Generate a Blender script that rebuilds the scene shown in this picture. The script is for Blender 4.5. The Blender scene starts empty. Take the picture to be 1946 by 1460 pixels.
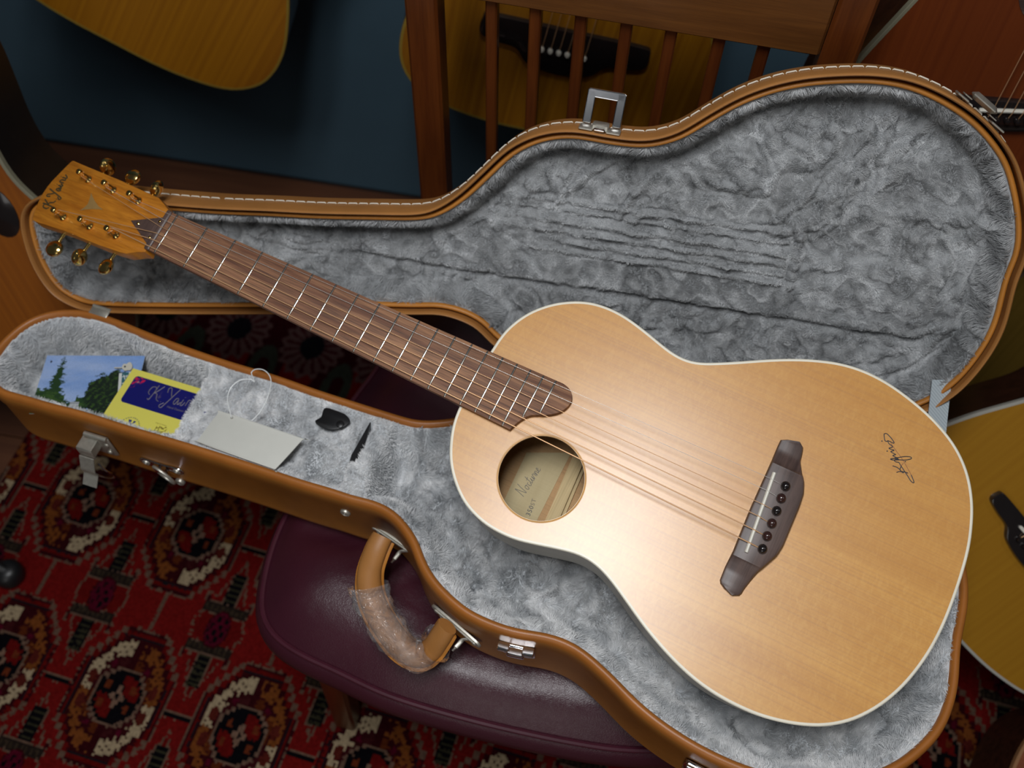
import bpy, bmesh, math, random
import numpy as np
from mathutils import Matrix, Vector
R = random.Random(7)
NR = np.random.RandomState(11)
SC = bpy.context.scene
COL = SC.collection

# ------------------------------------------------------------------ camera
F, CX, CY, CH = 1900.0, 973.0, 730.0, 1.43
# columns: world directions of image right / image down / view axis
CW = np.array([[0.99929, 0.03771, 0.0], [0.03197, -0.84723, 0.53027], [0.02, -0.52989, -0.84783]])
q_, r_ = np.linalg.qr(CW)
CW = q_ * np.sign(np.diag(r_))
CAM = np.array([0, 0, CH])
cd = bpy.data.cameras.new('camera')
cam = bpy.data.objects.new('camera', cd)
COL.objects.link(cam)
cd.sensor_width = 36.0
cd.lens = F / 1946.0 * 36.0
cd.clip_start = 0.02
M = Matrix.Identity(4)
for i in range(3):
    M[i][0] = CW[i, 0]; M[i][1] = -CW[i, 1]; M[i][2] = -CW[i, 2]; M[i][3] = CAM[i]
cam.matrix_world = M
cd.dof.use_dof = True
cd.dof.focus_distance = 0.865
cd.dof.aperture_fstop = 5.0
SC.camera = cam
SC.cycles.transparent_max_bounces = 24

# ------------------------------------------------------------------ world, lights, exposure
wd = bpy.data.worlds.new('world'); SC.world = wd; wd.use_nodes = True
bg = wd.node_tree.nodes['Background']
bg.inputs[0].default_value = (0.9, 0.94, 1.0, 1); bg.inputs[1].default_value = 0.03
SC.view_settings.view_transform = 'Standard'
SC.view_settings.look = 'None'
SC.view_settings.gamma = 1.0
SC.view_settings.exposure = 0.0
SC.view_settings.use_curve_mapping = False
def area(name, loc, target, sx, sy, power, col=(1, 1, 1)):
    l = bpy.data.lights.new(name, 'AREA'); l.shape = 'RECTANGLE'; l.size = sx; l.size_y = sy
    l.energy = power; l.color = col
    o = bpy.data.objects.new(name, l); COL.objects.link(o)
    o.location = loc
    o.rotation_euler = (Vector(target) - Vector(loc)).to_track_quat('-Z', 'Y').to_euler()
    return o
area('ceiling_tube_near', (-0.25, -0.02, 2.15), (-0.2, 0.1, 0.5), 0.13, 0.62, 9.8, (0.97, 0.985, 1.0))
area('ceiling_tube_far', (-0.02, 0.06, 2.15), (0.0, 0.15, 0.5), 0.13, 0.62, 9.8, (0.97, 0.985, 1.0))
area('fill_light', (-0.5, -2.2, 1.5), (0.0, 0.4, 0.5), 1.2, 1.6, 9, (1.0, 0.97, 0.93))  # unseen fill added on the viewer's side to brighten the case wall
area('ceiling_lamp_right', (1.5, 0.1, 2.5), (0.9, 0.6, 0.4), 0.3, 1.1, 2.5, (1.0, 0.95, 0.88))

# ------------------------------------------------------------------ helpers: pixels <-> planes
def ray(p):
    d = CW @ np.array([(p[0] - CX) / F, (p[1] - CY) / F, 1.0])
    return d
def onz(p, z):
    d = ray(p); return CAM + d * ((z - CH) / d[2])
class Frame:
    def __init__(s, o, x, y, z):
        s.o = np.array(o, float); s.x = np.array(x, float); s.y = np.array(y, float)
        s.x /= np.linalg.norm(s.x); s.y -= s.x * (s.x @ s.y); s.y /= np.linalg.norm(s.y); s.z = np.cross(s.x, s.y)
    def w(s, p):
        return s.o + s.x * p[0] + s.y * p[1] + s.z * p[2]
    def l(s, P):
        d = np.array(P) - s.o; return np.array([d @ s.x, d @ s.y, d @ s.z])
    def M(s):
        m = Matrix.Identity(4)
        for i in range(3):
            m[i][0] = s.x[i]; m[i][1] = s.y[i]; m[i][2] = s.z[i]; m[i][3] = s.o[i]
        return m
    def px(s, p, z=0.0):            # pixel -> local point on the plane z of this frame
        d = ray(p); t = ((s.o + s.z * z - CAM) @ s.z) / (d @ s.z)
        return s.l(CAM + d * t)
GF = Frame((-0.33271, 0.61228, 0.69636), (0.90386, -0.42647, -0.03392), (0.41722, 0.86117, 0.29037), None)
CF = Frame((0.36548, 0.29799, 0.57046), (0.951252, -0.307092, 0.0285376), (0.306954, 0.951680, 0.0092086), None)
LF = Frame((0.396678, 0.481451, 0.571400), (0.985391, -0.167722, 0.029562), (0.0591486, 0.49981, 0.864113), None)
GL = 0.59654
WF = Frame((0, 0, 0), (1, 0, 0), (0, 1, 0), None)
def toframe(src, dst, V):
    V = np.asarray(V, float)
    Wp = src.o + V[:, :1] * src.x + V[:, 1:2] * src.y + V[:, 2:3] * src.z
    d = Wp - dst.o
    return np.stack([d @ dst.x, d @ dst.y, d @ dst.z], 1)

# ------------------------------------------------------------------ helpers: meshes
class MB:
    def __init__(s): s.v = []; s.f = []
    def add(s, v, f):
        n = len(s.v); s.v.extend([tuple(map(float, p)) for p in v]); s.f.extend([tuple(i + n for i in q) for q in f]); return s
    def box(s, c, sz, rot=None, bev=0.0):
        hx, hy, hz = sz[0] / 2, sz[1] / 2, sz[2] / 2
        if bev <= 0:
            P = [(x, y, z) for z in (-hz, hz) for x, y in ((-hx, -hy), (hx, -hy), (hx, hy), (-hx, hy))]
            Fc = [(3, 2, 1, 0), (4, 5, 6, 7)] + [(i, (i + 1) % 4, 4 + (i + 1) % 4, 4 + i) for i in range(4)]
        else:
            b = min(bev, hx * .98, hy * .98, hz * .98)
            def ring(ix, iy, z):
                return [(-ix + b, -iy, z), (ix - b, -iy, z), (ix, -iy + b, z), (ix, iy - b, z), (ix - b, iy, z), (-ix + b, iy, z), (-ix, iy - b, z), (-ix, -iy + b, z)]
            rr = [ring(hx - b, hy - b, -hz), ring(hx, hy, -hz + b), ring(hx, hy, hz - b), ring(hx - b, hy - b, hz)]
            P = sum(rr, [])
            Fc = [tuple(range(7, -1, -1)), tuple(range(24, 32))]
            for k in range(3):
                Fc += [(k * 8 + i, k * 8 + (i + 1) % 8, (k + 1) * 8 + (i + 1) % 8, (k + 1) * 8 + i) for i in range(8)]
        if rot is not None:
            rot = np.array(rot); P = [rot @ np.array(p) for p in P]
        return s.add([np.array(p) + np.array(c) for p in P], Fc)
    def tube(s, pts, r, n=10, closed=False, flat=1.0, up=(0, 0, 1), caps=True):
        pts = np.array(pts, float); m = len(pts)
        rr = np.full(m, r, float) if np.isscalar(r) else np.array(r, float)
        V = []
        up = np.array(up, float)
        for i in range(m):
            a = pts[(i - 1) % m] if closed or i > 0 else pts[0]
            b = pts[(i + 1) % m] if closed or i < m - 1 else pts[-1]
            t = b - a; t /= np.linalg.norm(t) + 1e-12
            u = up if abs(up @ t) < .97 else np.array([1., 0, 0.01])
            sdir = np.cross(t, u); sdir /= np.linalg.norm(sdir) + 1e-12; w = np.cross(sdir, t)
            for k in range(n):
                c = 2 * math.pi * k / n
                V.append(pts[i] + rr[i] * (math.cos(c) * sdir + math.sin(c) * w * flat))
        Fc = []
        for i in range(m if closed else m - 1):
            j = (i + 1) % m
            for k in range(n):
                l = (k + 1) % n
                Fc.append((i * n + k, i * n + l, j * n + l, j * n + k))
        if not closed and caps:
            Fc.append(tuple(range(n))[::-1]); Fc.append(tuple((m - 1) * n + k for k in range(n)))
        return s.add(V, Fc)
    def lathe(s, prof, c=(0, 0, 0), ax=(0, 0, 1), n=20, sc=(1, 1)):
        ax = np.array(ax, float); ax /= np.linalg.norm(ax)
        u = np.array([1., 0, 0]) if abs(ax[0]) < .9 else np.array([0, 1., 0])
        e1 = np.cross(ax, u); e1 /= np.linalg.norm(e1); e2 = np.cross(ax, e1)
        V = []
        for (r, h) in prof:
            for k in range(n):
                a = 2 * math.pi * k / n
                V.append(np.array(c) + ax * h + max(r, 1e-5) * (math.cos(a) * e1 * sc[0] + math.sin(a) * e2 * sc[1]))
        Fc = []
        for i in range(len(prof) - 1):
            for k in range(n):
                l = (k + 1) % n
                Fc.append((i * n + k, i * n + l, (i + 1) * n + l, (i + 1) * n + k))
        Fc.append(tuple(range(n))[::-1]); Fc.append(tuple((len(prof) - 1) * n + k for k in range(n)))
        return s.add(V, Fc)
    def sweep(s, loop, prof, closed=True, closeprof=False, zoff=None):
        # loop Nx2 (ccw), profile (outward offset, z)
        loop = np.array(loop, float); nrm = normals(loop, closed); m = len(prof); N = len(loop)
        V = []
        for i in range(N):
            for (o, z) in prof:
                p = loop[i] + nrm[i] * o
                V.append((p[0], p[1], z + (zoff[i] if zoff is not None else 0)))
        Fc = []
        for i in range(N if closed else N - 1):
            j = (i + 1) % N
            for k in range(m if closeprof else m - 1):
                l = (k + 1) % m
                Fc.append((i * m + k, i * m + l, j * m + l, j * m + k))
        return s.add(V, Fc)
    def prism(s, loop, z0, z1, bev=0.0):
        loop = ccw(np.array(loop, float)); N = len(loop)
        if bev > 0:
            nrm = normals(loop); prof = [(0, z0), (0, z1 - bev), (-bev * .3, z1 - bev * .3), (-bev, z1)]
        else:
            nrm = loop * 0; prof = [(0, z0), (0, z1)]
        m = len(prof); V = []
        for i in range(N):
            for (o, z) in prof:
                p = loop[i] + nrm[i] * o; V.append((p[0], p[1], z))
        Fc = []
        for i in range(N):
            j = (i + 1) % N
            for k in range(m - 1):
                Fc.append((i * m + k, j * m + k, j * m + k + 1, i * m + k + 1))
        s.add(V, Fc)
        n0 = len(s.v) - len(V)
        from mathutils.geometry import tessellate_polygon
        tp = tessellate_polygon([[Vector((p[0], p[1], 0)) for p in loop]])
        top = np.array([V[i * m + m - 1][:2] for i in range(N)])
        for t in tp:
            a, b, c = [np.array(loop[i]) for i in t]
            cr = (b - a)[0] * (c - a)[1] - (b - a)[1] * (c - a)[0]
            t = t if cr > 0 else t[::-1]
            s.f.append(tuple(n0 + i * m + m - 1 for i in t))
            s.f.append(tuple(n0 + i * m for i in t[::-1]))
        return s
    def arr(s): return np.array(s.v)
def ccw(L):
    a = (L[:, 0] * np.roll(L[:, 1], -1) - np.roll(L[:, 0], -1) * L[:, 1]).sum()
    return L if a > 0 else L[::-1].copy()
def normals(L, closed=True):
    t = np.roll(L, -1, 0) - np.roll(L, 1, 0)
    if not closed:
        t[0] = L[1] - L[0]; t[-1] = L[-1] - L[-2]
    t /= np.linalg.norm(t, axis=1, keepdims=True) + 1e-12
    return np.stack([t[:, 1], -t[:, 0]], 1)
def crspl(P, n=8, closed=True):
    P = np.array(P, float); N = len(P); o = []
    rng = range(N) if closed else range(N - 1)
    for i in rng:
        if closed: p0, p1, p2, p3 = P[i - 1], P[i], P[(i + 1) % N], P[(i + 2) % N]
        else: p0, p1, p2, p3 = P[max(i - 1, 0)], P[i], P[i + 1], P[min(i + 2, N - 1)]
        for k in range(n):
            t = k / n
            o.append(.5 * ((2 * p1) + (-p0 + p2) * t + (2 * p0 - 5 * p1 + 4 * p2 - p3) * t * t + (-p0 + 3 * p1 - 3 * p2 + p3) * t ** 3))
    if not closed: o.append(P[-1])
    return np.array(o)
def resample(P, step, closed=True):
    P = np.array(P, float); Q = np.vstack([P, P[:1]]) if closed else P
    d = np.r_[0, np.cumsum(np.linalg.norm(np.diff(Q, axis=0), axis=1))]
    n = max(3, int(round(d[-1] / step))); t = np.linspace(0, d[-1], n + 1)
    if closed: t = t[:-1]
    return np.stack([np.interp(t, d, Q[:, k]) for k in range(P.shape[1])], 1)
def smooth_loop(P, step, passes=2):
    L = resample(crspl(P, 10), step)
    for _ in range(passes):
        L = .25 * np.roll(L, 1, 0) + .5 * L + .25 * np.roll(L, -1, 0)
    return ccw(L)
def make(name, mb, mat, parent=None, smooth=38, local=None, src=None, dst=None):  # one mesh object
    V = mb.v; Fc = mb.f
    if src is not None: V = toframe(src, dst, np.array(V)).tolist()
    me = bpy.data.meshes.new(name); me.from_pydata(V, [], Fc); me.update()
    if isinstance(mat, (list, tuple)):
        for m in mat: me.materials.append(m)
    else: me.materials.append(mat)
    if smooth:
        me.polygons.foreach_set('use_smooth', [True] * len(me.polygons))
        if smooth < 180: me.set_sharp_from_angle(angle=math.radians(smooth))
    bm = bmesh.new(); bm.from_mesh(me); bmesh.ops.recalc_face_normals(bm, faces=bm.faces); bm.to_mesh(me); bm.free()
    o = bpy.data.objects.new(name, me); COL.objects.link(o)
    if parent is not None: o.parent = parent
    if local is not None: o.matrix_basis = local
    return o
def empty(name, label, cat, frame=None, group=None):
    o = bpy.data.objects.new(name, None); COL.objects.link(o); o.empty_display_size = .05
    if frame is not None: o.matrix_basis = frame.M() if isinstance(frame, Frame) else frame
    return tag(o, label, cat, group)
def tag(o, label=None, cat=None, group=None, kind=None):
    if label: o['label'] = label
    if cat: o['category'] = cat
    if group: o['group'] = group
    if kind: o['kind'] = kind
    return o
def inside(L, x, y):
    res = np.zeros(x.shape, bool); N = len(L)
    for i in range(N):
        x0, y0 = L[i]; x1, y1 = L[(i + 1) % N]
        if y0 == y1: continue
        c = ((y0 > y) != (y1 > y)) & (x < (x1 - x0) * (y - y0) / (y1 - y0) + x0)
        res ^= c
    return res
def dist(L, x, y):
    D = np.full(x.shape, 1e9); N = len(L)
    for i in range(N):
        a = L[i]; b = L[(i + 1) % N]; ab = b - a; l2 = ab @ ab + 1e-14
        t = np.clip(((x - a[0]) * ab[0] + (y - a[1]) * ab[1]) / l2, 0, 1)
        D = np.minimum(D, (x - a[0] - t * ab[0]) ** 2 + (y - a[1] - t * ab[1]) ** 2)
    return np.sqrt(D)
def sstep(x, a, b):
    t = np.clip((x - a) / (b - a), 0, 1); return t * t * (3 - 2 * t)
class Noise:
    def __init__(s, freqs, seed, n=10):
        r = np.random.RandomState(seed); s.w = []
        for f in freqs:
            for _ in range(n):
                a = r.uniform(0, 2 * math.pi); ff = f * r.uniform(.6, 1.5)
                s.w.append((math.cos(a) * ff, math.sin(a) * ff, r.uniform(0, 6.28), (freqs[0] / f) ** .75 / math.sqrt(n) * 1.3))
    def __call__(s, x, y):
        o = 0
        for a, b, p, k in s.w: o = o + k * np.sin(a * x * 6.283 + b * y * 6.283 + p)
        return o

# ------------------------------------------------------------------ helpers: materials
def nmat(name):
    m = bpy.data.materials.new(name); m.use_nodes = True; nt = m.node_tree
    b = nt.nodes['Principled BSDF']; return m, nt, b
def mix(nt, fac, a, b):
    n = nt.nodes.new('ShaderNodeMix'); n.data_type = 'RGBA'
    for i, v in ((0, fac), (6, a), (7, b)):
        if isinstance(v, (tuple, list)): n.inputs[i].default_value = (*v[:3], 1)
        elif isinstance(v, (int, float)): n.inputs[i].default_value = v
        else: nt.links.new(v, n.inputs[i])
    return n.outputs[2]
def ramp(nt, x, p0, p1, c0=0.0, c1=1.0):
    n = nt.nodes.new('ShaderNodeMapRange'); n.inputs[1].default_value = p0; n.inputs[2].default_value = p1
    n.inputs[3].default_value = c0; n.inputs[4].default_value = c1; nt.links.new(x, n.inputs[0]); return n.outputs[0]
def noise(nt, sc=(1, 1, 1), scale=10, det=4, rough=.55, dist_=0.0, rot=(0, 0, 0)):
    tc = nt.nodes.new('ShaderNodeTexCoord'); mp = nt.nodes.new('ShaderNodeMapping')
    mp.inputs[3].default_value = sc; mp.inputs[2].default_value = rot
    n = nt.nodes.new('ShaderNodeTexNoise'); n.inputs['Scale'].default_value = scale; n.inputs['Detail'].default_value = det
    n.inputs['Roughness'].default_value = rough; n.inputs['Distortion'].default_value = dist_
    nt.links.new(tc.outputs['Object'], mp.inputs[0]); nt.links.new(mp.outputs[0], n.inputs['Vector']); return n.outputs['Fac']
def bump(nt, b, h, strength=.3, d=.001):
    n = nt.nodes.new('ShaderNodeBump'); n.inputs['Strength'].default_value = strength; n.inputs['Distance'].default_value = d
    nt.links.new(h, n.inputs['Height']); nt.links.new(n.outputs[0], b.inputs['Normal'])
def simple(name, col, rough=.5, metal=0.0, var=.15, vs=60, bs=0.0, bscale=400, coat=0.0, spec=None, sheen=0.0):
    m, nt, b = nmat(name)
    if var > 0:
        c = mix(nt, ramp(nt, noise(nt, scale=vs), .3, .7), [x * (1 - var) for x in col], [min(1, x * (1 + var)) for x in col])
        nt.links.new(c, b.inputs['Base Color'])
    else: b.inputs['Base Color'].default_value = (*col, 1)
    b.inputs['Roughness'].default_value = rough; b.inputs['Metallic'].default_value = metal
    b.inputs['Coat Weight'].default_value = coat
    if spec is not None: b.inputs['Specular IOR Level'].default_value = spec
    if sheen: b.inputs['Sheen Weight'].default_value = sheen
    if bs > 0: bump(nt, b, noise(nt, scale=bscale, det=5), bs, .0006)
    return m
def wood(name, c0, c1, rough=.4, grain=(1, 14, 14), scale=9, coat=0.0, bs=.05, c2=None, fine=(2, 160, 160), fstr=.35, spec=.5, det=5, p=(.3, .7)):
    m, nt, b = nmat(name)
    a = noise(nt, sc=grain, scale=scale, det=det, rough=.6, dist_=.4)
    c = mix(nt, ramp(nt, a, p[0], p[1]), c0, c1)
    fn = noise(nt, sc=fine, scale=6, det=2)
    c = mix(nt, ramp(nt, fn, .45, .75, 0, fstr), c, c2 if c2 else [x * .55 for x in c0])
    nt.links.new(c, b.inputs['Base Color']); b.inputs['Roughness'].default_value = rough
    b.inputs['Coat Weight'].default_value = coat; b.inputs['Coat Roughness'].default_value = .15
    b.inputs['Specular IOR Level'].default_value = spec
    if bs: bump(nt, b, fn, bs, .0004)
    return m
M_ = {}
# cedar top: fine straight grain along the neck axis, faint silk across it, broad tone bands
def cedar():
    m, nt, b = nmat('cedar_top')
    band = noise(nt, sc=(.35, 9, 1), scale=3.2, det=3)
    c = mix(nt, ramp(nt, band, .3, .7), (.54, .24, .036), (.66, .325, .062))
    fine = noise(nt, sc=(.8, 330, 1), scale=1.6, det=2)
    c = mix(nt, ramp(nt, fine, .45, .68, 0, .45), c, (.42, .19, .055))
    silk = noise(nt, sc=(110, 55, 1), scale=2.2, det=4, dist_=1.2)
    c = mix(nt, ramp(nt, silk, .42, .76, 0, .27), c, (.80, .47, .13))
    blot = noise(nt, sc=(2, 5, 1), scale=3.0, det=4, dist_=.6)
    c = mix(nt, ramp(nt, blot, .45, .75, 0, .30), c, (.50, .20, .035))
    tcs = nt.nodes.new('ShaderNodeTexCoord'); sx = nt.nodes.new('ShaderNodeSeparateXYZ'); nt.links.new(tcs.outputs['Object'], sx.inputs[0])
    c = mix(nt, ramp(nt, sx.outputs[1], -.0006, .0006, 0, .16), c, (.46, .19, .03))
    dots = noise(nt, sc=(6, 60, 1), scale=9, det=2)
    c = mix(nt, ramp(nt, dots, .74, .80, 0, .35), c, (.36, .13, .03))
    nt.links.new(c, b.inputs['Base Color'])
    b.inputs['Roughness'].default_value = .42
    b.inputs['Coat Weight'].default_value = 1.0; b.inputs['Coat Roughness'].default_value = .30; b.inputs['Coat IOR'].default_value = 1.58; b.inputs['Specular IOR Level'].default_value = .3
    bump(nt, b, fine, .05, .0003)
    return m
M_['top'] = cedar()
M_['binding'] = simple('ivory_binding', (.78, .73, .6), .35, var=.04)
M_['side'] = wood('pale_side', (.44, .42, .36), (.52, .49, .42), .4, grain=(1, 1, 12), fstr=.1)
M_['inside'] = wood('inside_wood', (.42, .24, .1), (.54, .33, .15), .7, grain=(10, 1, 1), fine=(3, 120, 3))
M_['label_wood'] = wood('spruce_strip', (.50, .40, .22), (.56, .46, .26), .75, grain=(12, 2, 1), fstr=.12)
M_['brace'] = wood('spruce_brace', (.5, .36, .16), (.66, .5, .25), .6, grain=(80, 1, 10), fine=(120, 2, 60), fstr=.3)
M_['rosewood'] = wood('rosewood_board', (.15, .062, .034), (.33, .165, .085), .6, grain=(1.2, 26, 8), scale=4.5, p=(.4, .62), c2=(.03, .018, .016), fine=(5, 120, 40), fstr=.7, bs=.12, det=6, spec=.3)
M_['bridgewood'] = wood('bridge_rosewood', (.055, .034, .03), (.12, .075, .062), .42, grain=(10, 1.2, 4), scale=7, c2=(.02, .012, .012), fine=(90, 3, 20), fstr=.5, bs=.08)
M_['headwood'] = wood('headstock_mahogany', (.38, .122, .008), (.56, .215, .018), .42, grain=(2, 26, 4), scale=7, c2=(.26, .085, .008), fine=(8, 90, 20), fstr=.6, coat=.15)
M_['neckwood'] = wood('neck_mahogany', (.07, .03, .016), (.11, .05, .025), .4, coat=.2)
M_['gold'] = simple('gold_plate', (.85, .60, .2), .17, 1.0, var=.05)
M_['wire'] = simple('nickel_fret', (.72, .70, .64), .28, 1.0, var=.04)
M_['bronze'] = simple('bronze_string', (.75, .45, .24), .42, .55, var=.05)
M_['steel'] = simple('plain_string', (.75, .72, .68), .35, .6, var=0)
M_['bone'] = simple('bone_saddle', (.74, .71, .62), .4, var=.03)
M_['ebony'] = simple('black_pin', (.012, .009, .009), .14, var=.1, coat=.5)
M_['brownpin'] = simple('brown_pin', (.035, .014, .012), .2, var=.1, coat=.5)
M_['ink'] = simple('ink', (.012, .012, .018), .5, var=0)
M_['redink'] = simple('thin_ink', (.25, .09, .04), .6, var=0)
M_['pearl'] = simple('inlay', (.30, .185, .065), .3, var=.1)
M_['leather'] = simple('tan_leather', (.44, .17, .024), .5, var=.12, vs=25, bs=.25, bscale=900)
M_['leather_lid'] = simple('tan_leather_lid', (.36, .155, .04), .5, var=.1, vs=25, bs=.2, bscale=900)
M_['leather_edge'] = simple('tan_leather_rim', (.34, .115, .018), .42, var=.1, vs=25, bs=.15, bscale=900)
M_['thread'] = simple('white_thread', (.72, .68, .58), .7, var=.05)
M_['nickel'] = simple('worn_nickel', (.50, .48, .42), .42, .75, var=.12, vs=200)
M_['chrome'] = simple('chrome', (.72, .73, .75), .1, 1.0, var=.03)
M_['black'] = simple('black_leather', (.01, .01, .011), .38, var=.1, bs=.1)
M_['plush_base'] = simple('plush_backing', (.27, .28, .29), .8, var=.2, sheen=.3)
M_['webbing'] = None
def webbing():
    m, nt, b = nmat('herringbone_webbing')
    w = nt.nodes.new('ShaderNodeTexWave'); w.inputs['Scale'].default_value = 160; w.bands_direction = 'DIAGONAL'
    tc = nt.nodes.new('ShaderNodeTexCoord'); nt.links.new(tc.outputs['Object'], w.inputs[0])
    nt.links.new(mix(nt, w.outputs['Fac'], (.30, .35, .38), (.42, .47, .5)), b.inputs['Base Color']); b.inputs['Roughness'].default_value = .8
    return m
M_['webbing'] = webbing()
def attrmat(name, rough=.5, coat=0.0, sheen=0.0, attr='Col', spec=.5):
    m, nt, b = nmat(name); a = nt.nodes.new('ShaderNodeAttribute'); a.attribute_name = attr
    nt.links.new(a.outputs['Color'], b.inputs['Base Color']); b.inputs['Roughness'].default_value = rough
    b.inputs['Coat Weight'].default_value = coat; b.inputs['Specular IOR Level'].default_value = spec
    if sheen: b.inputs['Sheen Weight'].default_value = sheen
    return m
def plush(name, col):
    m, nt, b = nmat(name)
    c = mix(nt, ramp(nt, noise(nt, scale=24, det=4, dist_=.8), .36, .66), [x * .6 for x in col], [min(.95, x * 1.32) for x in col])  # light and dark patches in the colour paint the pile's glints and shade
    nt.links.new(c, b.inputs['Base Color'])
    b.inputs['Roughness'].default_value = .36; b.inputs['Specular IOR Level'].default_value = 1.0
    return m
M_['pile'] = plush('silver_plush_pile', (.74, .77, .80)); M_['pile_lid'] = plush('shaded_plush_pile', (.44, .45, .46))  # lid copy of the plush darkened in colour for its dimmer light

def gridmesh(name, nx, ny, P, colors, mat, parent=None, local=None):
    # P: (ny+1, nx+1, 3) vertices, colors: (ny, nx, 3) per cell
    V = P.reshape(-1, 3)
    i = np.arange(nx); j = np.arange(ny); I, J = np.meshgrid(i, j)
    a = J * (nx + 1) + I
    Fc = np.stack([a, a + 1, a + nx + 2, a + nx + 1], -1).reshape(-1, 4)
    me = bpy.data.meshes.new(name)
    me.vertices.add(len(V)); me.vertices.foreach_set('co', V.astype(np.float32).ravel())
    me.loops.add(Fc.size); me.loops.foreach_set('vertex_index', Fc.astype(np.int32).ravel())
    me.polygons.add(len(Fc)); me.polygons.foreach_set('loop_start', np.arange(0, Fc.size, 4, dtype=np.int32))
    me.update(calc_edges=True)
    if colors is not None:
        at = me.color_attributes.new('Col', 'FLOAT_COLOR', 'CORNER')
        c = np.ones((len(Fc), 4, 4), np.float32); c[:, :, :3] = colors.reshape(-1, 1, 3)
        at.data.foreach_set('color', c.ravel())
    me.materials.append(mat); me.validate()
    o = bpy.data.objects.new(name, me); COL.objects.link(o)
    if parent is not None: o.parent = parent
    if local is not None: o.matrix_basis = local
    return o
def hair(name, root, direc, length, rad, mat, parent, bend=None, src=None, dst=None):
    n = len(root); K = 4
    P = np.zeros((n, K, 3))
    for k in range(K):
        t = k / (K - 1)
        P[:, k] = root + direc * (length * t)[:, None] + (bend * (length * t * t)[:, None] if bend is not None else 0)
    P = P.reshape(-1, 3)
    if src is not None: P = toframe(src, dst, P)
    hc = bpy.data.hair_curves.new(name); hc.add_curves([K] * n)
    hc.attributes['position'].data.foreach_set('vector', P.astype(np.float32).ravel())
    ra = hc.attributes.get('radius') or hc.attributes.new('radius', 'FLOAT', 'POINT')
    rr = np.tile(np.array([1.0, .9, .7, .25]) * rad, n).astype(np.float32); ra.data.foreach_set('value', rr)
    hc.materials.append(mat)
    o = bpy.data.objects.new(name, hc); COL.objects.link(o); o.parent = parent
    o['kind'] = 'stuff'
    return o

# ================================================================== the room
wallmat = simple('dark_blue_wall', (.042, .085, .118), .85, var=.08, vs=4)
floormat = wood('brown_floorboards', (.085, .03, .014), (.13, .05, .022), .45, grain=(1, 14, 1), scale=3)
ww = np.array([.9886, -.1504]); wn = np.array([.1504, .9886])          # wall direction and its normal (away from the viewer)
w0 = np.array([-0.207, 1.312])
mb = MB(); a = w0 - ww * 1.8; b = w0 + ww * 2.6
rot = np.array([[ww[0], wn[0], 0], [ww[1], wn[1], 0], [0, 0, 1]])
c = (a + b) / 2 + wn * .05
mb.box((c[0], c[1], 1.3), (4.4, .1, 2.6), rot)
tag(make('wall_back', mb, wallmat, smooth=0), kind='structure')
fl = bpy.data.objects.new('floor', None)
mb = MB(); cc = w0 + ww * .4 - wn * 1.2
mb.box((cc[0], cc[1], -.03), (4.4, 2.6, .04), rot)
flo = tag(make('floor', mb, simple('sub_floor', (.03, .015, .01), .7), smooth=0), kind='structure')
bpy.data.objects.remove(fl)
# floorboards (visible strip between rug and wall, plus beyond)
nb = 0
bw = .09
plank_me = None
for k in range(29):
    off = -.006 - bw * k
    mb = MB(); cpt = w0 + ww * .4 + wn * (off - bw / 2)
    if plank_me is None:
        mb.box((0, 0, 0), (4.38, bw - .002, .012), None, .0012)
        o = make('floorboard', mb, floormat, flo, smooth=0); plank_me = o.data
    else:
        o = bpy.data.objects.new('floorboard', plank_me); COL.objects.link(o); o.parent = flo
    mm = Matrix([[rot[0][0], rot[0][1], 0, cpt[0]], [rot[1][0], rot[1][1], 0, cpt[1]], [0, 0, 1, -.006], [0, 0, 0, 1]])
    o.matrix_basis = mm

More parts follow.
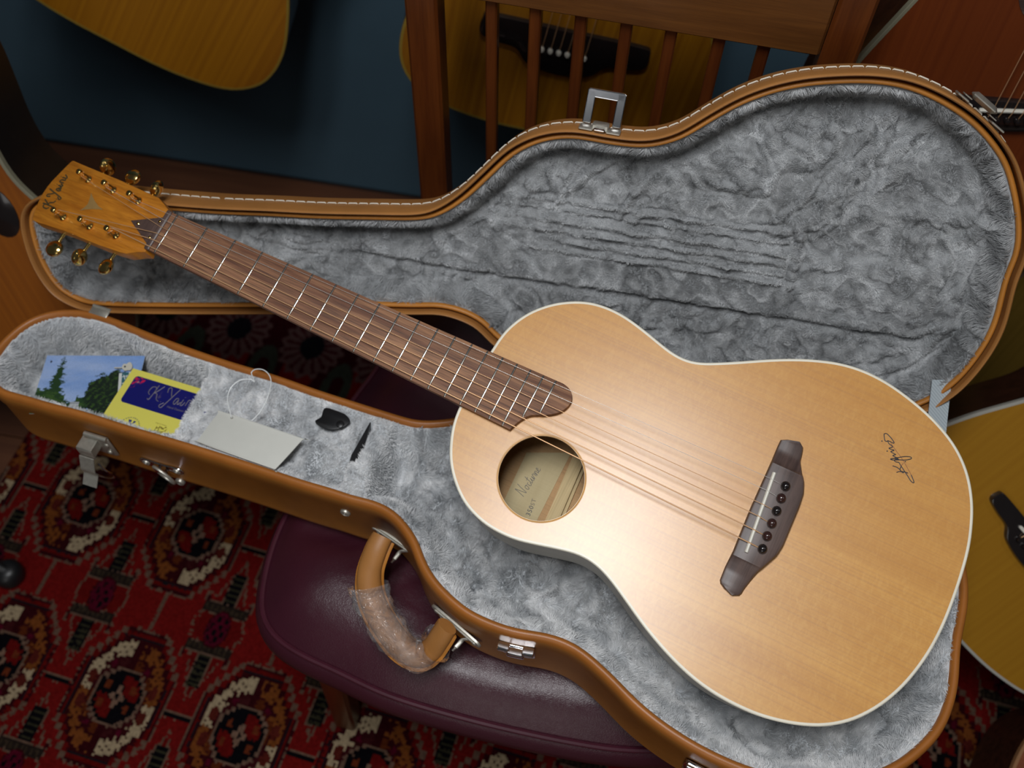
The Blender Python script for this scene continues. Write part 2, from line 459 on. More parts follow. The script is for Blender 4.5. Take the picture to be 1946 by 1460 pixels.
# ------------------------------------------------------------------ rug
g1 = np.array([-.533, .351]); rr = np.array([.178, -.046]); PA = np.linalg.norm(rr); rr /= PA
rc = np.array([-rr[1], rr[0]]); PB = .2547
RU = Frame((g1[0], g1[1], .0), (rr[0], rr[1], 0), (rc[0], rc[1], 0), None)
rug_e = None
step = .0029
xs = np.arange(-.34, 1.75, step); ys = np.arange(-.30, .80, step)
nx, ny = len(xs) - 1, len(ys) - 1
X, Y = np.meshgrid((xs[:-1] + xs[1:]) / 2, (ys[:-1] + ys[1:]) / 2)
jx = (NR.rand(*X.shape) - .5) * .0016
def rugpaint(X, Y):
    p = X / PA; q = Y / PB
    fx = p - np.round(p); fy = q - np.round(q)
    ax = np.abs(fx) / .375; ay = np.abs(fy) / .375
    axq = np.floor(ax * 9) / 9 + .05; ayq = np.floor(ay * 9) / 9 + .05
    m = np.maximum(np.maximum(ax, ay), (axq + ayq) / 1.42)
    red = np.array([.225, .011, .010]); mar = np.array([.05, .006, .009]); blk = np.array([.008, .007, .009])
    bei = np.array([.19, .11, .075]); cre = np.array([.58, .44, .27]); org = np.array([.26, .075, .018]); cri = np.array([.12, .006, .022])
    C = np.zeros(X.shape + (3,)); C[:] = red
    def s(mask, col): C[mask] = col
    # motif between the guls
    gx = p - np.floor(p) - .5; gy = q - np.floor(q) - .5
    bx = np.abs(gx); by = np.abs(gy)
    st = np.floor(by * 26) / 26
    d = bx / .215 + st / .40
    out = (m > 1.04)
    s(out & (d < 1.0), bei); s(out & (d < .93), red * .8); s(out & (bx < .062) & (by < .34), bei); s(out & (bx < .052) & (by < .335), blk)
    s(out & (bx < .045) & (by < .33) & (np.sin(gy * 190) > .25), np.array([.05, .045, .025]))
    for sy in (.115, ):
        s(out & (np.abs(by - sy) < .035) & (bx < .19), bei); s(out & (np.abs(by - sy) < .026) & (bx < .185), np.array([.03, .02, .016]))
        s(out & (np.abs(by - sy) < .018) & (bx < .17) & (np.sin(gx * 150) > .1), np.array([.06, .04, .025]))
        s(out & (np.abs(by - sy - .055) < .03) & (np.abs(bx - .185) < .018), bei)
        s(out & (np.abs(by - sy - .045) < .02) & (np.abs(bx - .175) < .012), mar)
    el = (gx / .085) ** 2 + (gy / .10) ** 2
    s(el < 1.25, mar); s(el < 1.0, cri); s((el < .75) & (np.sin(gx * 95) * np.sin(gy * 80) > .15), blk)
    # grid lines between guls
    s(out & (np.abs(fx) < .014) & (np.abs(fy) > .375), bei * .9)
    s(out & (np.abs(fy) < .020) & (np.abs(fx) > .375), bei * 1.2); s(out & (np.abs(fy + .004) < .010) & (np.abs(fx) > .375), blk)
    # gul
    s(m < 1.03, bei); s(m < 1.0, mar); s(m < .95, red * .75); s(m < .90, blk * 2); s(m < .86, mar)
    quad = fx * fy < 0
    inn = m < .82
    s(inn & quad, cre); s(inn & ~quad, org)
    s(inn & (m < .60), mar); s(inn & (m < .56) & quad, np.array([.07, .012, .014])); s(inn & ~quad & (m < .56), np.array([.14, .03, .01]))
    s(inn & (np.sin(fx * 120 + fy * 40) * np.sin(fy * 110 - fx * 30) > .72), mar)
    cxq = np.abs(fx) - .135; cyq = np.abs(fy) - .165
    rr_ = np.sqrt((cxq / .075) ** 2 + (cyq / .062) ** 2); an = np.arctan2(cyq, cxq)
    star = rr_ < .72 + .32 * np.cos(an * 5 + 1.1)
    s(inn & star, mar * 1.1)
    s(inn & star & (rr_ < .28), cri)
    cxq = np.abs(fx) - .25; cyq = np.abs(fy) - .07
    s(inn & (((cxq / .035) ** 2 + (cyq / .04) ** 2) < 1), np.array([.13, .02, .014]))
    cxq = np.abs(fx) - .06; cyq = np.abs(fy) - .28
    s(inn & ~quad & (((cxq / .03) ** 2 + (cyq / .03) ** 2) < 1), mar)
    s(inn & (np.abs(fx) < .030), mar)
    # centre
    ax2 = np.abs(fx) / .17; ay2 = np.abs(fy) / .135
    m2 = np.maximum(np.maximum(ax2, ay2), (np.floor(ax2 * 5) / 5 + np.floor(ay2 * 5) / 5 + .2) / 1.4)
    s(m2 < 1.16, bei * 1.2); s(m2 < 1.05, blk)
    s((m2 < .9) & ~quad, red * .8); s((m2 < .9) & quad, blk)
    r2 = np.sqrt((fx / .05) ** 2 + (fy / .055) ** 2); an = np.arctan2(fy, fx)
    s(r2 < 1.0 + .3 * np.cos(4 * an), blk); s((r2 < .9 + .3 * np.cos(4 * an)) & (r2 > .35), bei * 1.5)
    s((np.abs(np.abs(fx) - .105) < .022) & (np.abs(np.abs(fy) - .05) < .02), np.array([.2, .04, .015]))
    # far border
    B = Y > .43
    C[B] = mar
    s(B & (np.sin(X * 52) > .1), red * .9)
    rx = (X - .035) - np.round((X - .035) / .135) * .135; ry = Y - .625
    r3 = np.sqrt((rx / .052) ** 2 + (ry / .062) ** 2); an = np.arctan2(ry, rx)
    s(B & (r3 < 1 + .08 * np.cos(an * 16)), np.array([.15, .075, .07])); s(B & (r3 < .9) & (np.cos(an * 16) > .4), mar * 1.4)
    s(B & (r3 < .4), blk * 1.5)
    rx = (X - .1025) - np.round((X - .1025) / .135) * .135
    r3 = np.sqrt((rx / .022) ** 2 + ((Y - .56) / .045) ** 2)
    s(B & (np.abs(r3 - .8) < .3), np.array([.05, .055, .04]))
    s((Y > .43) & (Y < .44), bei); s(Y > .76, mar * .7); s(Y > .785, bei * .5)
    return C
C = rugpaint(X + jx, Y + (NR.rand(*X.shape) - .5) * .0016)
C *= .46 * (.8 + .4 * NR.rand(*X.shape))[..., None]
PX, PY = np.meshgrid(xs, ys)
pz = .009 + .0006 * NR.rand(*PX.shape)
pz[0] = pz[-1] = 0.001; pz[:, 0] = pz[:, -1] = .001
rug = gridmesh('rug', nx, ny, np.stack([PX, PY, pz], -1), C, attrmat('knotted_wool', .95, spec=0.0))
rug.matrix_basis = RU.M()
tag(rug, 'dark red knotted wool rug with rows of octagonal medallions under the chair', 'rug')

# ================================================================== the chair
W2 = np.array([.9818, -.19]); D2 = np.array([.19, .9818])
HF_ = Frame((.01, .29, 0), (W2[0], W2[1], 0), (D2[0], D2[1], 0), None)
chair = empty('wooden_chair', 'dark wooden slat-back chair with burgundy vinyl seat carrying the open case', 'chair', HF_)
M_['chairwood'] = wood('chair_wood', (.075, .017, .004), (.13, .034, .006), .34, grain=(12, 12, 1.2), scale=5, coat=.15, fine=(90, 90, 3))
M_['railwood'] = wood('rail_wood', (.085, .030, .008), (.15, .056, .013), .34, grain=(1, 9, 14), scale=6, coat=.35, fine=(3, 90, 90), c2=(.05, .018, .006))
def burg():
    m, nt, b = nmat('burgundy_vinyl')
    c = mix(nt, ramp(nt, noise(nt, scale=9), .3, .7), (.036, .006, .013), (.05, .009, .018))
    nt.links.new(c, b.inputs['Base Color']); b.inputs['Roughness'].default_value = .36
    v = nt.nodes.new('ShaderNodeTexVoronoi'); v.feature = 'DISTANCE_TO_EDGE'; v.inputs['Scale'].default_value = 420
    tc = nt.nodes.new('ShaderNodeTexCoord'); mp = nt.nodes.new('ShaderNodeMapping'); mp.inputs[3].default_value = (1, 1.9, 1)
    n2 = nt.nodes.new('ShaderNodeTexNoise'); n2.inputs['Scale'].default_value = 60
    va = nt.nodes.new('ShaderNodeVectorMath'); va.operation = 'MULTIPLY_ADD'; va.inputs[1].default_value = (.012,) * 3
    nt.links.new(tc.outputs['Object'], n2.inputs[0]); nt.links.new(n2.outputs['Color'], va.inputs[0]); nt.links.new(tc.outputs['Object'], va.inputs[2])
    nt.links.new(va.outputs[0], mp.inputs[0]); nt.links.new(mp.outputs[0], v.inputs[0])
    bump(nt, b, ramp(nt, v.outputs[0], 0, .25), .22, .0003)
    return m
M_['burgundy'] = burg()
M_['burgundy_pipe'] = simple('burgundy_piping', (.055, .010, .020), .3, var=.1)
half = [(0, -.056), (.104, -.052), (.168, -.040), (.213, -.031), (.246, -.017), (.266, .012), (.275, .085), (.262, .18), (.247, .264), (.233, .3125), (.215, .42), (.18, .46), (.09, .47)]
sl = half + [(0, .471)] + [(-x, y) for x, y in half[1:]][::-1]
SL = smooth_loop(sl, .008, 3)
N = len(SL); cen = np.array([0, .2])
rings = []; ts = [1.0, .985, .96, .93, .89, .84, .78, .7, .6, .5, .38, .25, .12]
def crown(d): return .402 + .026 + .037 * (1 - (1 - np.clip(d / .075, 0, 1)) ** 2.2)
V = []; Fc = []
Ldist = None
for t in ts:
    P = cen + (SL - cen) * t
    d = dist(SL, P[:, 0], P[:, 1]) if t < 1 else np.zeros(N)
    z = crown(d)
    for i in range(N): V.append((P[i, 0], P[i, 1], z[i]))
for k in range(len(ts) - 1):
    for i in range(N):
        j = (i + 1) % N; Fc.append((k * N + i, k * N + j, (k + 1) * N + j, (k + 1) * N + i))
V.append((cen[0], cen[1], float(crown(.2)))); ci = len(V) - 1
for i in range(N): Fc.append(((len(ts) - 1) * N + i, (len(ts) - 1) * N + (i + 1) % N, ci))
mb = MB(); mb.v = V; mb.f = Fc
mb.sweep(SL, [(0, .428), (.006, .423), (.012, .412), (.013, .400), (.008, .388), (-.02, .384)])
make('seat_cushion', mb, M_['burgundy'], chair, smooth=80)
nn = normals(SL); pp = SL + nn * .002
mb = MB().tube(np.c_[pp, np.full(N, .4275)], .0032, 8, closed=True)
make('seat_piping', mb, M_['burgundy_pipe'], chair)
mb = MB()
FL = resample(SL, .03); nf = normals(FL)
mb.sweep(FL, [(-.022, .386), (-.020, .383), (-.020, .325), (-.040, .325), (-.040, .383)], closeprof=True)
make('seat_frame', mb, M_['chairwood'], chair)
def leg(x, y, x2, y2, z0=0.011, z1=.384, s0=.026, s1=.036):
    m = MB(); P = []
    for (xx, yy, zz, s) in ((x2, y2, z0, s0), (x2, y2, z0 + .01, s0 + .004), (x, y, z1, s1)):
        h = s / 2; c = h * .25
        P += [(xx + a, yy + b, zz) for a, b in ((-h + c, -h), (h - c, -h), (h, -h + c), (h, h - c), (h - c, h), (-h + c, h), (-h, h - c), (-h, -h + c))]
    f = [tuple(range(7, -1, -1)), tuple(range(16, 24))]
    for k in range(2): f += [(k * 8 + i, k * 8 + (i + 1) % 8, (k + 1) * 8 + (i + 1) % 8, (k + 1) * 8 + i) for i in range(8)]
    return m.add(P, f)
for (x, y, x2, y2) in ((-.215, .02, -.222, .0), (.215, .02, .222, .0)):
    make('leg', leg(x, y, x2, y2), M_['chairwood'], chair)
# chair back plane: posts stand behind the seat
BY = .497
def atback(px):                     # pixel -> chair frame point on the plane y = BY
    d = ray(px); o = HF_.o + HF_.y * BY
    t = ((o - CAM) @ HF_.y) / (d @ HF_.y)
    return HF_.l(CAM + d * t)
pl = atback((812, 200)); pr = atback((1612, 60))
zt = .955
for (x, s) in ((pl[0], 1), (pr[0], 1)):
    m = MB(); m.box((x, BY + .014, (zt + .02) / 2 + .005), (.033, .030, zt - .01 + .0), None, .003)
    make('back_post', m, M_['chairwood'], chair)
zr = atback((1250, 50))[2]
zr = (atback((965, 0))[2] + atback((1532, 121))[2]) / 2
m = MB(); m.box(((pl[0] + pr[0]) / 2, BY + .012, (zr + .96) / 2), (pr[0] - pl[0] - .034, .022, .96 - zr), None, .0025)
make('top_rail', m, M_['railwood'], chair)
m = MB(); m.box(((pl[0] + pr[0]) / 2, BY + .012, .49), (pr[0] - pl[0] - .034, .02, .04), None, .0025)
make('lower_rail', m, M_['chairwood'], chair)
for px in ((929, 40), (1013, 40), (1099, 60), (1186, 70), (1271, 85), (1360, 110), (1443, 130)):
    p = atback(px)
    m = MB(); m.box((p[0] + .0, BY + .015, (.50 + zr + .004) / 2), (.0115, .013, zr + .004 - .50), None, .0015)
    make('slat', m, M_['chairwood'], chair)
for sx in (-.2, .2):
    make('side_stretcher', MB().box((sx, .25, .17), (.018, .44, .024), None, .003), M_['chairwood'], chair)

# ================================================================== the open guitar case
def flip(L): return [(x, -y) for x, y in L]
N_ = [[-0.9209, 0.0558], [-0.8901, 0.0551], [-0.8591, 0.0542], [-0.83, 0.0519], [-0.8001, 0.0513], [-0.7619, 0.0508], [-0.7079, 0.0487], [-0.6392, 0.0476], [-0.5815, 0.0477], [-0.547, 0.0464], [-0.5268, 0.0467], [-0.5037, 0.0447], [-0.4826, 0.0478], [-0.4654, 0.0564], [-0.4485, 0.0689], [-0.434, 0.0857], [-0.4172, 0.0991], [-0.3964, 0.1093], [-0.3776, 0.1157], [-0.3548, 0.1179], [-0.3335, 0.1175], [-0.3119, 0.1134], [-0.2947, 0.1119], [-0.2724, 0.115], [-0.2426, 0.1275], [-0.2129, 0.1428], [-0.1831, 0.1535], [-0.1497, 0.1607], [-0.1138, 0.1634], [-0.0802, 0.1602], [-0.0551, 0.1552], [-0.0312, 0.1441]]
R_ = [[-0.0036, 0.1229], [0.0133, 0.1027], [0.0281, 0.0761], [0.0343, 0.0415], [0.0325, 0.0016]]
F_ = [[-0.9468, 0.0188], [-0.9474, 0.0066], [-0.9446, -0.0085], [-0.9399, -0.0229], [-0.9307, -0.0359], [-0.9172, -0.0456], [-0.8975, -0.0531], [-0.8751, -0.0563], [-0.8506, -0.0557], [-0.8109, -0.0521], [-0.7583, -0.049], [-0.7078, -0.0478], [-0.6591, -0.0484], [-0.6101, -0.0466], [-0.5621, -0.0462], [-0.5157, -0.0462], [-0.4936, -0.0482]]
F_ = [(x, y + .004) for x, y in F_]
cl = [(-.942, .040)] + N_ + R_ + [(x, -y) for x, y in R_[:-1]][::-1] + [(x, -y) for x, y in N_[13:]][::-1] + [tuple(p) for p in F_][::-1]
CL = smooth_loop(flip(cl), .006, 3)
case = empty('guitar_case', 'open tan leather guitar case lined with silver grey plush lying on the chair seat', 'guitar case', CF)
WT = .0085; DEP = .105
mb = MB()
mb.sweep(CL, [(-.0005, -.012), (.0, -.002), (.0015, .0012), (.004, .002), (.0065, .001), (WT - .0005, -.0025), (WT, -.005)])
make('leather_rim', mb, M_['leather_edge'], case, smooth=80)
mb = MB()
mb.sweep(CL, [(WT, -.005), (WT + .0005, -.020), (WT - .0012, -.0215), (WT - .0012, -DEP + .02), (WT - .004, -DEP + .008), (WT - .012, -DEP + .001), (WT - .02, -DEP), (-.002, -DEP + .004), (-.001, -.012)])
inner = CL + normals(CL) * (WT - .02)
make('case_shell', mb, M_['leather'], case, smooth=60)
# the cushion gives way under the case
me_ = bpy.data.objects['seat_cushion'].data
co = np.zeros(len(me_.vertices) * 3); me_.vertices.foreach_get('co', co); co = co.reshape(-1, 3)
lc = toframe(HF_, CF, co); OUTB = CL + normals(CL) * (WT + .004)
dd = dist(resample(OUTB, .012), lc[:, 0], lc[:, 1]); ins = inside(OUTB, lc[:, 0], lc[:, 1])
over = lc[:, 2] + DEP + .0008
cut = np.where(ins, np.maximum(over, 0), np.maximum(over, 0) * np.clip(1 - dd / .03, 0, 1) ** 2)
cut = np.where(co[:, 2] > .43, cut, 0)
lc[:, 2] -= cut; co = toframe(CF, HF_, lc); me_.vertices.foreach_set('co', co.ravel()); me_.update()
mb = MB().prism(inner, -DEP, -DEP + .004); make('case_bottom', mb, M_['leather'], case)

class HF:
    def __init__(s, L, step, zf, pad=.0035):
        s.L = L; s.step = step; lo = L.min(0) - pad - step; hi = L.max(0) + pad + step
        s.xs = np.arange(lo[0], hi[0], step); s.ys = np.arange(lo[1], hi[1], step)
        X, Y = np.meshgrid(s.xs, s.ys)
        Ld = resample(L, .012)
        D = dist(Ld, X, Y); D = np.where(inside(L, X, Y), D, -D)
        s.D = D; s.Z = zf(X, Y, D); s.X, s.Y = X, Y
        s.GY, s.GX = np.gradient(s.Z, step)
        s.pad = pad
    def mesh(s):
        ny, nx = s.Z.shape
        ok = s.D > -s.pad
        idx = -np.ones(s.Z.shape, int); cell = ok[:-1, :-1] & ok[1:, :-1] & ok[:-1, 1:] & ok[1:, 1:]
        use = np.zeros_like(ok); use[:-1, :-1] |= cell; use[1:, :-1] |= cell; use[:-1, 1:] |= cell; use[1:, 1:] |= cell
        idx[use] = np.arange(use.sum())
        V = np.stack([s.X[use], s.Y[use], s.Z[use]], 1)
        J, I = np.nonzero(cell)
        Fc = np.stack([idx[J, I], idx[J, I + 1], idx[J + 1, I + 1], idx[J + 1, I]], 1)
        mb = MB(); mb.v = V.tolist(); mb.f = Fc.tolist(); return mb
    def samp(s, A, x, y):
        i = np.clip(((x - s.xs[0]) / s.step), 0, len(s.xs) - 1.001); j = np.clip(((y - s.ys[0]) / s.step), 0, len(s.ys) - 1.001)
        i0 = i.astype(int); j0 = j.astype(int); u = i - i0; v = j - j0
        return A[j0, i0] * (1 - u) * (1 - v) + A[j0, i0 + 1] * u * (1 - v) + A[j0 + 1, i0] * (1 - u) * v + A[j0 + 1, i0 + 1] * u * v
    def points(s, n, seed, dmin=0.0005):
        r = np.random.RandomState(seed); x = []; y = []
        X = r.uniform(s.xs[0], s.xs[-1], n * 3); Y = r.uniform(s.ys[0], s.ys[-1], n * 3)
        ok = s.samp(s.D, X, Y) > dmin
        return X[ok], Y[ok]
# guitar outline (local guitar coords, y = treble side)
gq = [(0.3290, 0.0), (0.3314, 0.0307), (0.3336, 0.0503), (0.3391, 0.0657), (0.3473, 0.0795), (0.3598, 0.0926), (0.3739, 0.1023), (0.3893, 0.109), (0.4066, 0.1118), (0.4255, 0.1108), (0.446, 0.1062), (0.4627, 0.1014), (0.477, 0.0976), (0.4906, 0.0966), (0.503, 0.0994), (0.515, 0.1051), (0.531, 0.1137), (0.5507, 0.125), (0.5707, 0.1355), (0.5912, 0.1442), (0.6126, 0.1506), (0.6352, 0.1528), (0.66, 0.1500), (0.690, 0.1412), (0.7127, 0.1304), (0.7291, 0.1183), (0.7421, 0.1032), (0.7519, 0.0852), (0.7577, 0.0688), (0.7625, 0.0486), (0.7650, 0.0257), (0.7662, 0.0), (0.7658, -0.0241), (0.7630, -0.0472), (0.7574, -0.0698), (0.7508, -0.0868), (0.742, -0.1029), (0.7295, -0.1188), (0.7153, -0.1305), (0.703, -0.1373), (0.6866, -0.1436), (0.6656, -0.1486), (0.6466, -0.1502), (0.6271, -0.1498), (0.6059, -0.1466), (0.5827, -0.1396), (0.5576, -0.129), (0.537, -0.1181), (0.514, -0.1058), (0.4971, -0.0994), (0.4806, -0.098), (0.4629, -0.1014), (0.4439, -0.1064), (0.4245, -0.1106), (0.4028, -0.1108), (0.3866, -0.1073), (0.3713, -0.1006), (0.3567, -0.0889), (0.3453, -0.0755), (0.3375, -0.0607), (0.3319, -0.0447), (0.3298, -0.0293)]
GO = smooth_loop(gq, .004, 3)
TZ = -.008; BD = .086
def notguitar(Pw, pad=.003):
    # keep points outside the guitar body
    d = Pw - GF.o; l = np.stack([d @ GF.x, d @ GF.y, d @ GF.z], 1)
    ins = inside(resample(GO, .015), l[:, 0], l[:, 1]) & (l[:, 2] < TZ + .01) & (l[:, 2] > TZ - BD - pad)
    return ~ins
def cx_u(px): return CF.px(px, 0)[0]
nz1 = Noise([9, 20, 42], 3); nz2 = Noise([14, 34, 80], 5); nz3 = Noise([9, 26], 9); nz4 = Noise([9, 26], 10)
def casez(x, y, d):
    fl = -.060 + .0 * x
    u = x
    body = -.048
    f = np.where(u < -.495, -.058, body)
    # cushion roll at the neck joint and accessory box lid
    g0 = -.543 - y * .07
    box = sstep(u, -.737, -.729) * (1 - sstep(u, g0 - .0065, g0 - .004))
    sl_ = sstep(np.abs(y - .012), .026, .031)
    box = np.maximum(box, sl_ * (u > -.6) * (u < g0))
    roll = np.maximum(sstep(u, g0 + .0035, g0 + .007), sl_ * (u > g0)) * (1 - sstep(u, -.521 - y * .05, -.506 - y * .05))
    f = f * (1 - box) + (-.011 + .0025 * nz2(x, y)) * box
    f = f * (1 - roll) + (.004 - 18 * (u + .531 + y * .06) ** 2) * roll
    e = sstep(d, .001, .026)
    e = np.where(((box + roll) > .3) | (u < -.735), sstep(d, .0, .012), e)
    b = .0045 * nz1(x, y) + .0022 * nz2(x * 1.3, y * 1.3)
    pad = .010 * np.exp(-((d - .024) / .012) ** 2) * (u > -.49)
    z = -.003 + (f + b * sstep(d, .004, .03) * (1 - box * .5) + pad) * e
    return np.where(d < 0, -.004, z)
hc = HF(CL, .0026, casez)
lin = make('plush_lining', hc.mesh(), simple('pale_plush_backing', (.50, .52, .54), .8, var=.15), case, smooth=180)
def swirl(x, y, s1, s2, k):
    a = 2.6 * s1(x, y) + 1.4 * s2(x * 2.1, y * 2.1)
    return k * np.cos(a), k * np.sin(a)
def grow(h, n, seed, frame, parent, L0=.006, rad=.00022, k=.85, name='plush_pile'):
    x, y = h.points(n, seed)
    z = h.samp(h.Z, x, y); gx = h.samp(h.GX, x, y); gy = h.samp(h.GY, x, y)
    nrm = np.stack([-gx, -gy, np.ones_like(gx)], 1); nrm /= np.linalg.norm(nrm, axis=1, keepdims=True)
    P = np.stack([x, y, z], 1)
    Wp = frame.o + P[:, :1] * frame.x + P[:, 1:2] * frame.y + P[:, 2:3] * frame.z
    ok = notguitar(Wp) & ~((np.abs(x - (-.543 - y * .07)) < .0085) & (np.abs(y - .012) < .026))
    P, nrm, x, y = P[ok], nrm[ok], x[ok], y[ok]
    sx, sy = swirl(x, y, nz3, nz4, k)
    r = np.random.RandomState(seed + 1)
    mag = .30 + .85 * sstep(nz1(x * 1.7 + 3, y * 1.7), -.8, 1.0)
    t = np.stack([sx * mag, sy * mag, np.zeros_like(sx)], 1)
    t -= nrm * (t * nrm).sum(1, keepdims=True)
    dr = nrm * .62 + t + r.normal(0, .13, P.shape)
    dr /= np.linalg.norm(dr, axis=1, keepdims=True)
    ln = L0 * r.uniform(.65, 1.15, len(P))
    dD = h.samp(h.D, x, y)
    ln *= np.clip(.55 + dD / .012, .55, 1) * np.where((x < -.50) & (x > -.74), .5, 1.0)
    return hair(name, P, dr, ln, rad, M_['pile'], parent, bend=t * .35 + r.normal(0, .12, P.shape))
grow(hc, 170000, 21, CF, lin)
# black filler painting the shade in the gap between accessory box and neck roll
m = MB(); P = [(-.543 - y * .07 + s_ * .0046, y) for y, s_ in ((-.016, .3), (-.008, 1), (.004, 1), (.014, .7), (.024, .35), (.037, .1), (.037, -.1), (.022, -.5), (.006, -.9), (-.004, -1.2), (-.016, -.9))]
m.prism(P, -.020, -.0085); make('slot_shade', m, M_['black'], case, smooth=0)

# ---- fittings on the near wall
OUT = CL + normals(CL) * (WT - .0012)
OUTW = [CF.w((p[0], p[1], 0)) for p in OUT]
def onwall(px):
    best = None; d = ray(px); Nn = len(OUT)
    dl = np.array([d @ CF.x, d @ CF.y, d @ CF.z]); cl_ = CF.l(CAM)
    nrm = normals(OUT)
    for i in range(Nn):
        j = (i + 1) % Nn; a, b = OUT[i], OUT[j]; e = b - a
        den = dl[0] * e[1] - dl[1] * e[0]
        if abs(den) < 1e-12: continue
        q = a - cl_[:2]; t = (q[0] * e[1] - q[1] * e[0]) / den; s = (q[0] * dl[1] - q[1] * dl[0]) / den
        if t > 0 and -.001 <= s <= 1.001:
            z = cl_[2] + dl[2] * t
            if -DEP - .02 < z < .01 and (best is None or t < best[0]):
                best = (t, a + e * s, z, nrm[i], e / np.linalg.norm(e))
    return best
def wallframe(px, tilt=0):
    t, p, z, n, e = onwall(px)
    # local frame on the wall in case coords: x along wall (toward the tail), y up, z outward
    x = np.array([e[0], e[1], 0]); zz = np.array([n[0], n[1], 0]); y = np.cross(zz, x)
    if y[2] < 0: x = -x; y = np.cross(zz, x)
    m = Matrix.Identity(4)
    for i in range(3):
        m[i][0] = x[i]; m[i][1] = y[i]; m[i][2] = zz[i]
    m[0][3], m[1][3], m[2][3] = p[0], p[1], z
    return m
def rivet(px, r=.0055):
    m = MB().lathe([(r, -.001), (r, .0012), (r * .86, .0026), (r * .6, .003), (r * .52, .0022), (r * .3, .0022), (r * .22, .003), (0, .0032)], n=20)
    make('rivet', m, M_['nickel'], case, local=wallframe(px))
rivet((343, 915)); rivet((657, 973))
# open draw latch near the head
wm = wallframe((190, 838)) @ Matrix.Rotation(math.radians(-0), 4, 'Z')
lt = make('draw_latch', MB().box((.003, -.002, .002), (.028, .036, .004), None, .0016), M_['nickel'], case, local=wm)
m = MB(); m.tube([(-.010, .016, .003), (.016, .016, .003)], .0028, 10)
make('latch_barrel', m, M_['nickel'], lt)
m = MB(); m.box((-.006, .008, .010), (.018, .003, .016), None, .0008); m.box((-.006, .000, .0175), (.018, .016, .002), None, .0006)
m.box((-.0145, .002, .010), (.001, .012, .014)); m.box((.0025, .002, .010), (.001, .012, .014))
make('latch_bracket', m, M_['nickel'], lt)
m = MB()
pts = [(.0, -.006, .019), (.0, -.016, .024), (.0, -.023, .027), (.0, -.029, .026), (.0, -.034, .030), (.0, -.040, .036)]
V = []; Fc = []
pts = crspl(pts, 6, False)
for p in pts:
    for (xx, dz) in ((-.0155, 0), (.0015, 0), (.0015, .0012), (-.0155, .0012)): V.append((xx, p[1], p[2] + dz))
for i in range(len(pts) - 1):
    for k in range(4): Fc.append((i * 4 + k, i * 4 + (k + 1) % 4, (i + 1) * 4 + (k + 1) % 4, (i + 1) * 4 + k))
Fc += [(0, 1, 2, 3), tuple((len(pts) - 1) * 4 + k for k in (3, 2, 1, 0))]
m.add(V, Fc); make('latch_lever', m, M_['nickel'], lt)
m = MB(); m.tube(crspl([(.001, -.018, .018), (.008, -.026, .020), (.012, -.038, .018), (.010, -.044, .019), (.0, -.045, .021), (-.008, -.042, .022)], 6, False), .0011, 8)
make('latch_loop', m, M_['chrome'], lt)
m = MB()
for (x, y) in ((.012, .004), (.010, -.012)): m.lathe([(.0028, .003), (.0026, .005), (.001, .006)], (x, y, 0), n=12)
make('latch_screw', m, M_['nickel'], lt)
# strap ring
wm = wallframe((309, 884))
m = MB(); L = smooth_loop([(-.021, .0065), (-.026, 0), (-.021, -.0065), (0, -.0055), (.021, -.0065), (.026, 0), (.021, .0065), (0, .0055)], .002, 1)
m.prism(L, 0, .0025, .0008)
rg = make('ring_plate', m, M_['chrome'], case, local=wm)
for x in (-.018, .018):
    make('ring_rivet', MB().lathe([(.0045, .002), (.004, .0035), (.0022, .003), (.0012, .0045), (0, .0048)], (x, 0, 0), n=16), M_['nickel'], rg)
m = MB().tube([(-.004, .0045, .005), (-.004, -.0045, .005)], .0032, 10); m.tube([(.005, .0045, .005), (.005, -.0045, .005)], .0028, 10)
make('ring_loop', m, M_['chrome'], rg)
a = np.linspace(0, 2 * math.pi, 28, endpoint=False)
m = MB().tube(np.stack([.004 + .011 * np.cos(a) + .004 * np.sin(a) * -1, -.006 + .0125 * np.sin(a), .008 + .003 * np.cos(a)], 1), .0016, 8, closed=True)
make('strap_ring', m, M_['nickel'], rg)
# handle mounts and handle
hm = []
for px in ((748, 1024), (868, 1188)):
    wm = wallframe(px); hm.append(wm)
    m = MB(); L = smooth_loop([(-.026, .005), (-.031, 0), (-.026, -.005), (0, -.0062), (.026, -.005), (.031, 0), (.026, .005), (0, .0062)], .002, 1)
    m.prism(L, 0, .0024, .0008)
    m.tube([(-.024, .0035, .003), (.024, .0035, .003)], .0013, 8)
    mt = make('handle_mount', m, M_['nickel'], case, local=wm)
    for s in (-1, 1):
        m = MB().tube(crspl([(s * .020, .0, .002), (s * .014, -.001, .006), (s * .013, -.003, .012), (s * .0125, -.005, .020)], 5, False), .0022, 8, flat=.5)
        make('mount_bracket', m, M_['nickel'], mt)
        m = MB().lathe([(.0032, .002), (.0026, .0035), (.001, .0042)], (s * .024, 0, 0), n=12)
        make('mount_rivet', m, M_['nickel'], mt)
hp = [(727, 1019, .545), (714, 1046, .540), (702, 1085, .527), (703, 1125, .515), (718, 1165, .506), (741, 1202, .499), (767, 1232, .494), (797, 1246, .492), (820, 1234, .500), (836, 1212, .516), (850, 1190, .529)]
H3 = np.array([CF.l(onz((a_, b_), z_)) for a_, b_, z_ in hp])
H3 = crspl(H3, 6, False)
m = MB(); nH = len(H3); tt = np.linspace(0, 1, nH)
rad = .0102 + .0022 * np.sin(np.pi * tt); 
m.tube(H3, rad, 18, flat=.72)
hd = make('handle', m, M_['leather_lid'], case, smooth=70)
m = MB().tube(H3 + np.array([0, 0, -.0055]), rad + .0022, 14, flat=.22)
make('handle_seam', m, M_['leather'], hd)
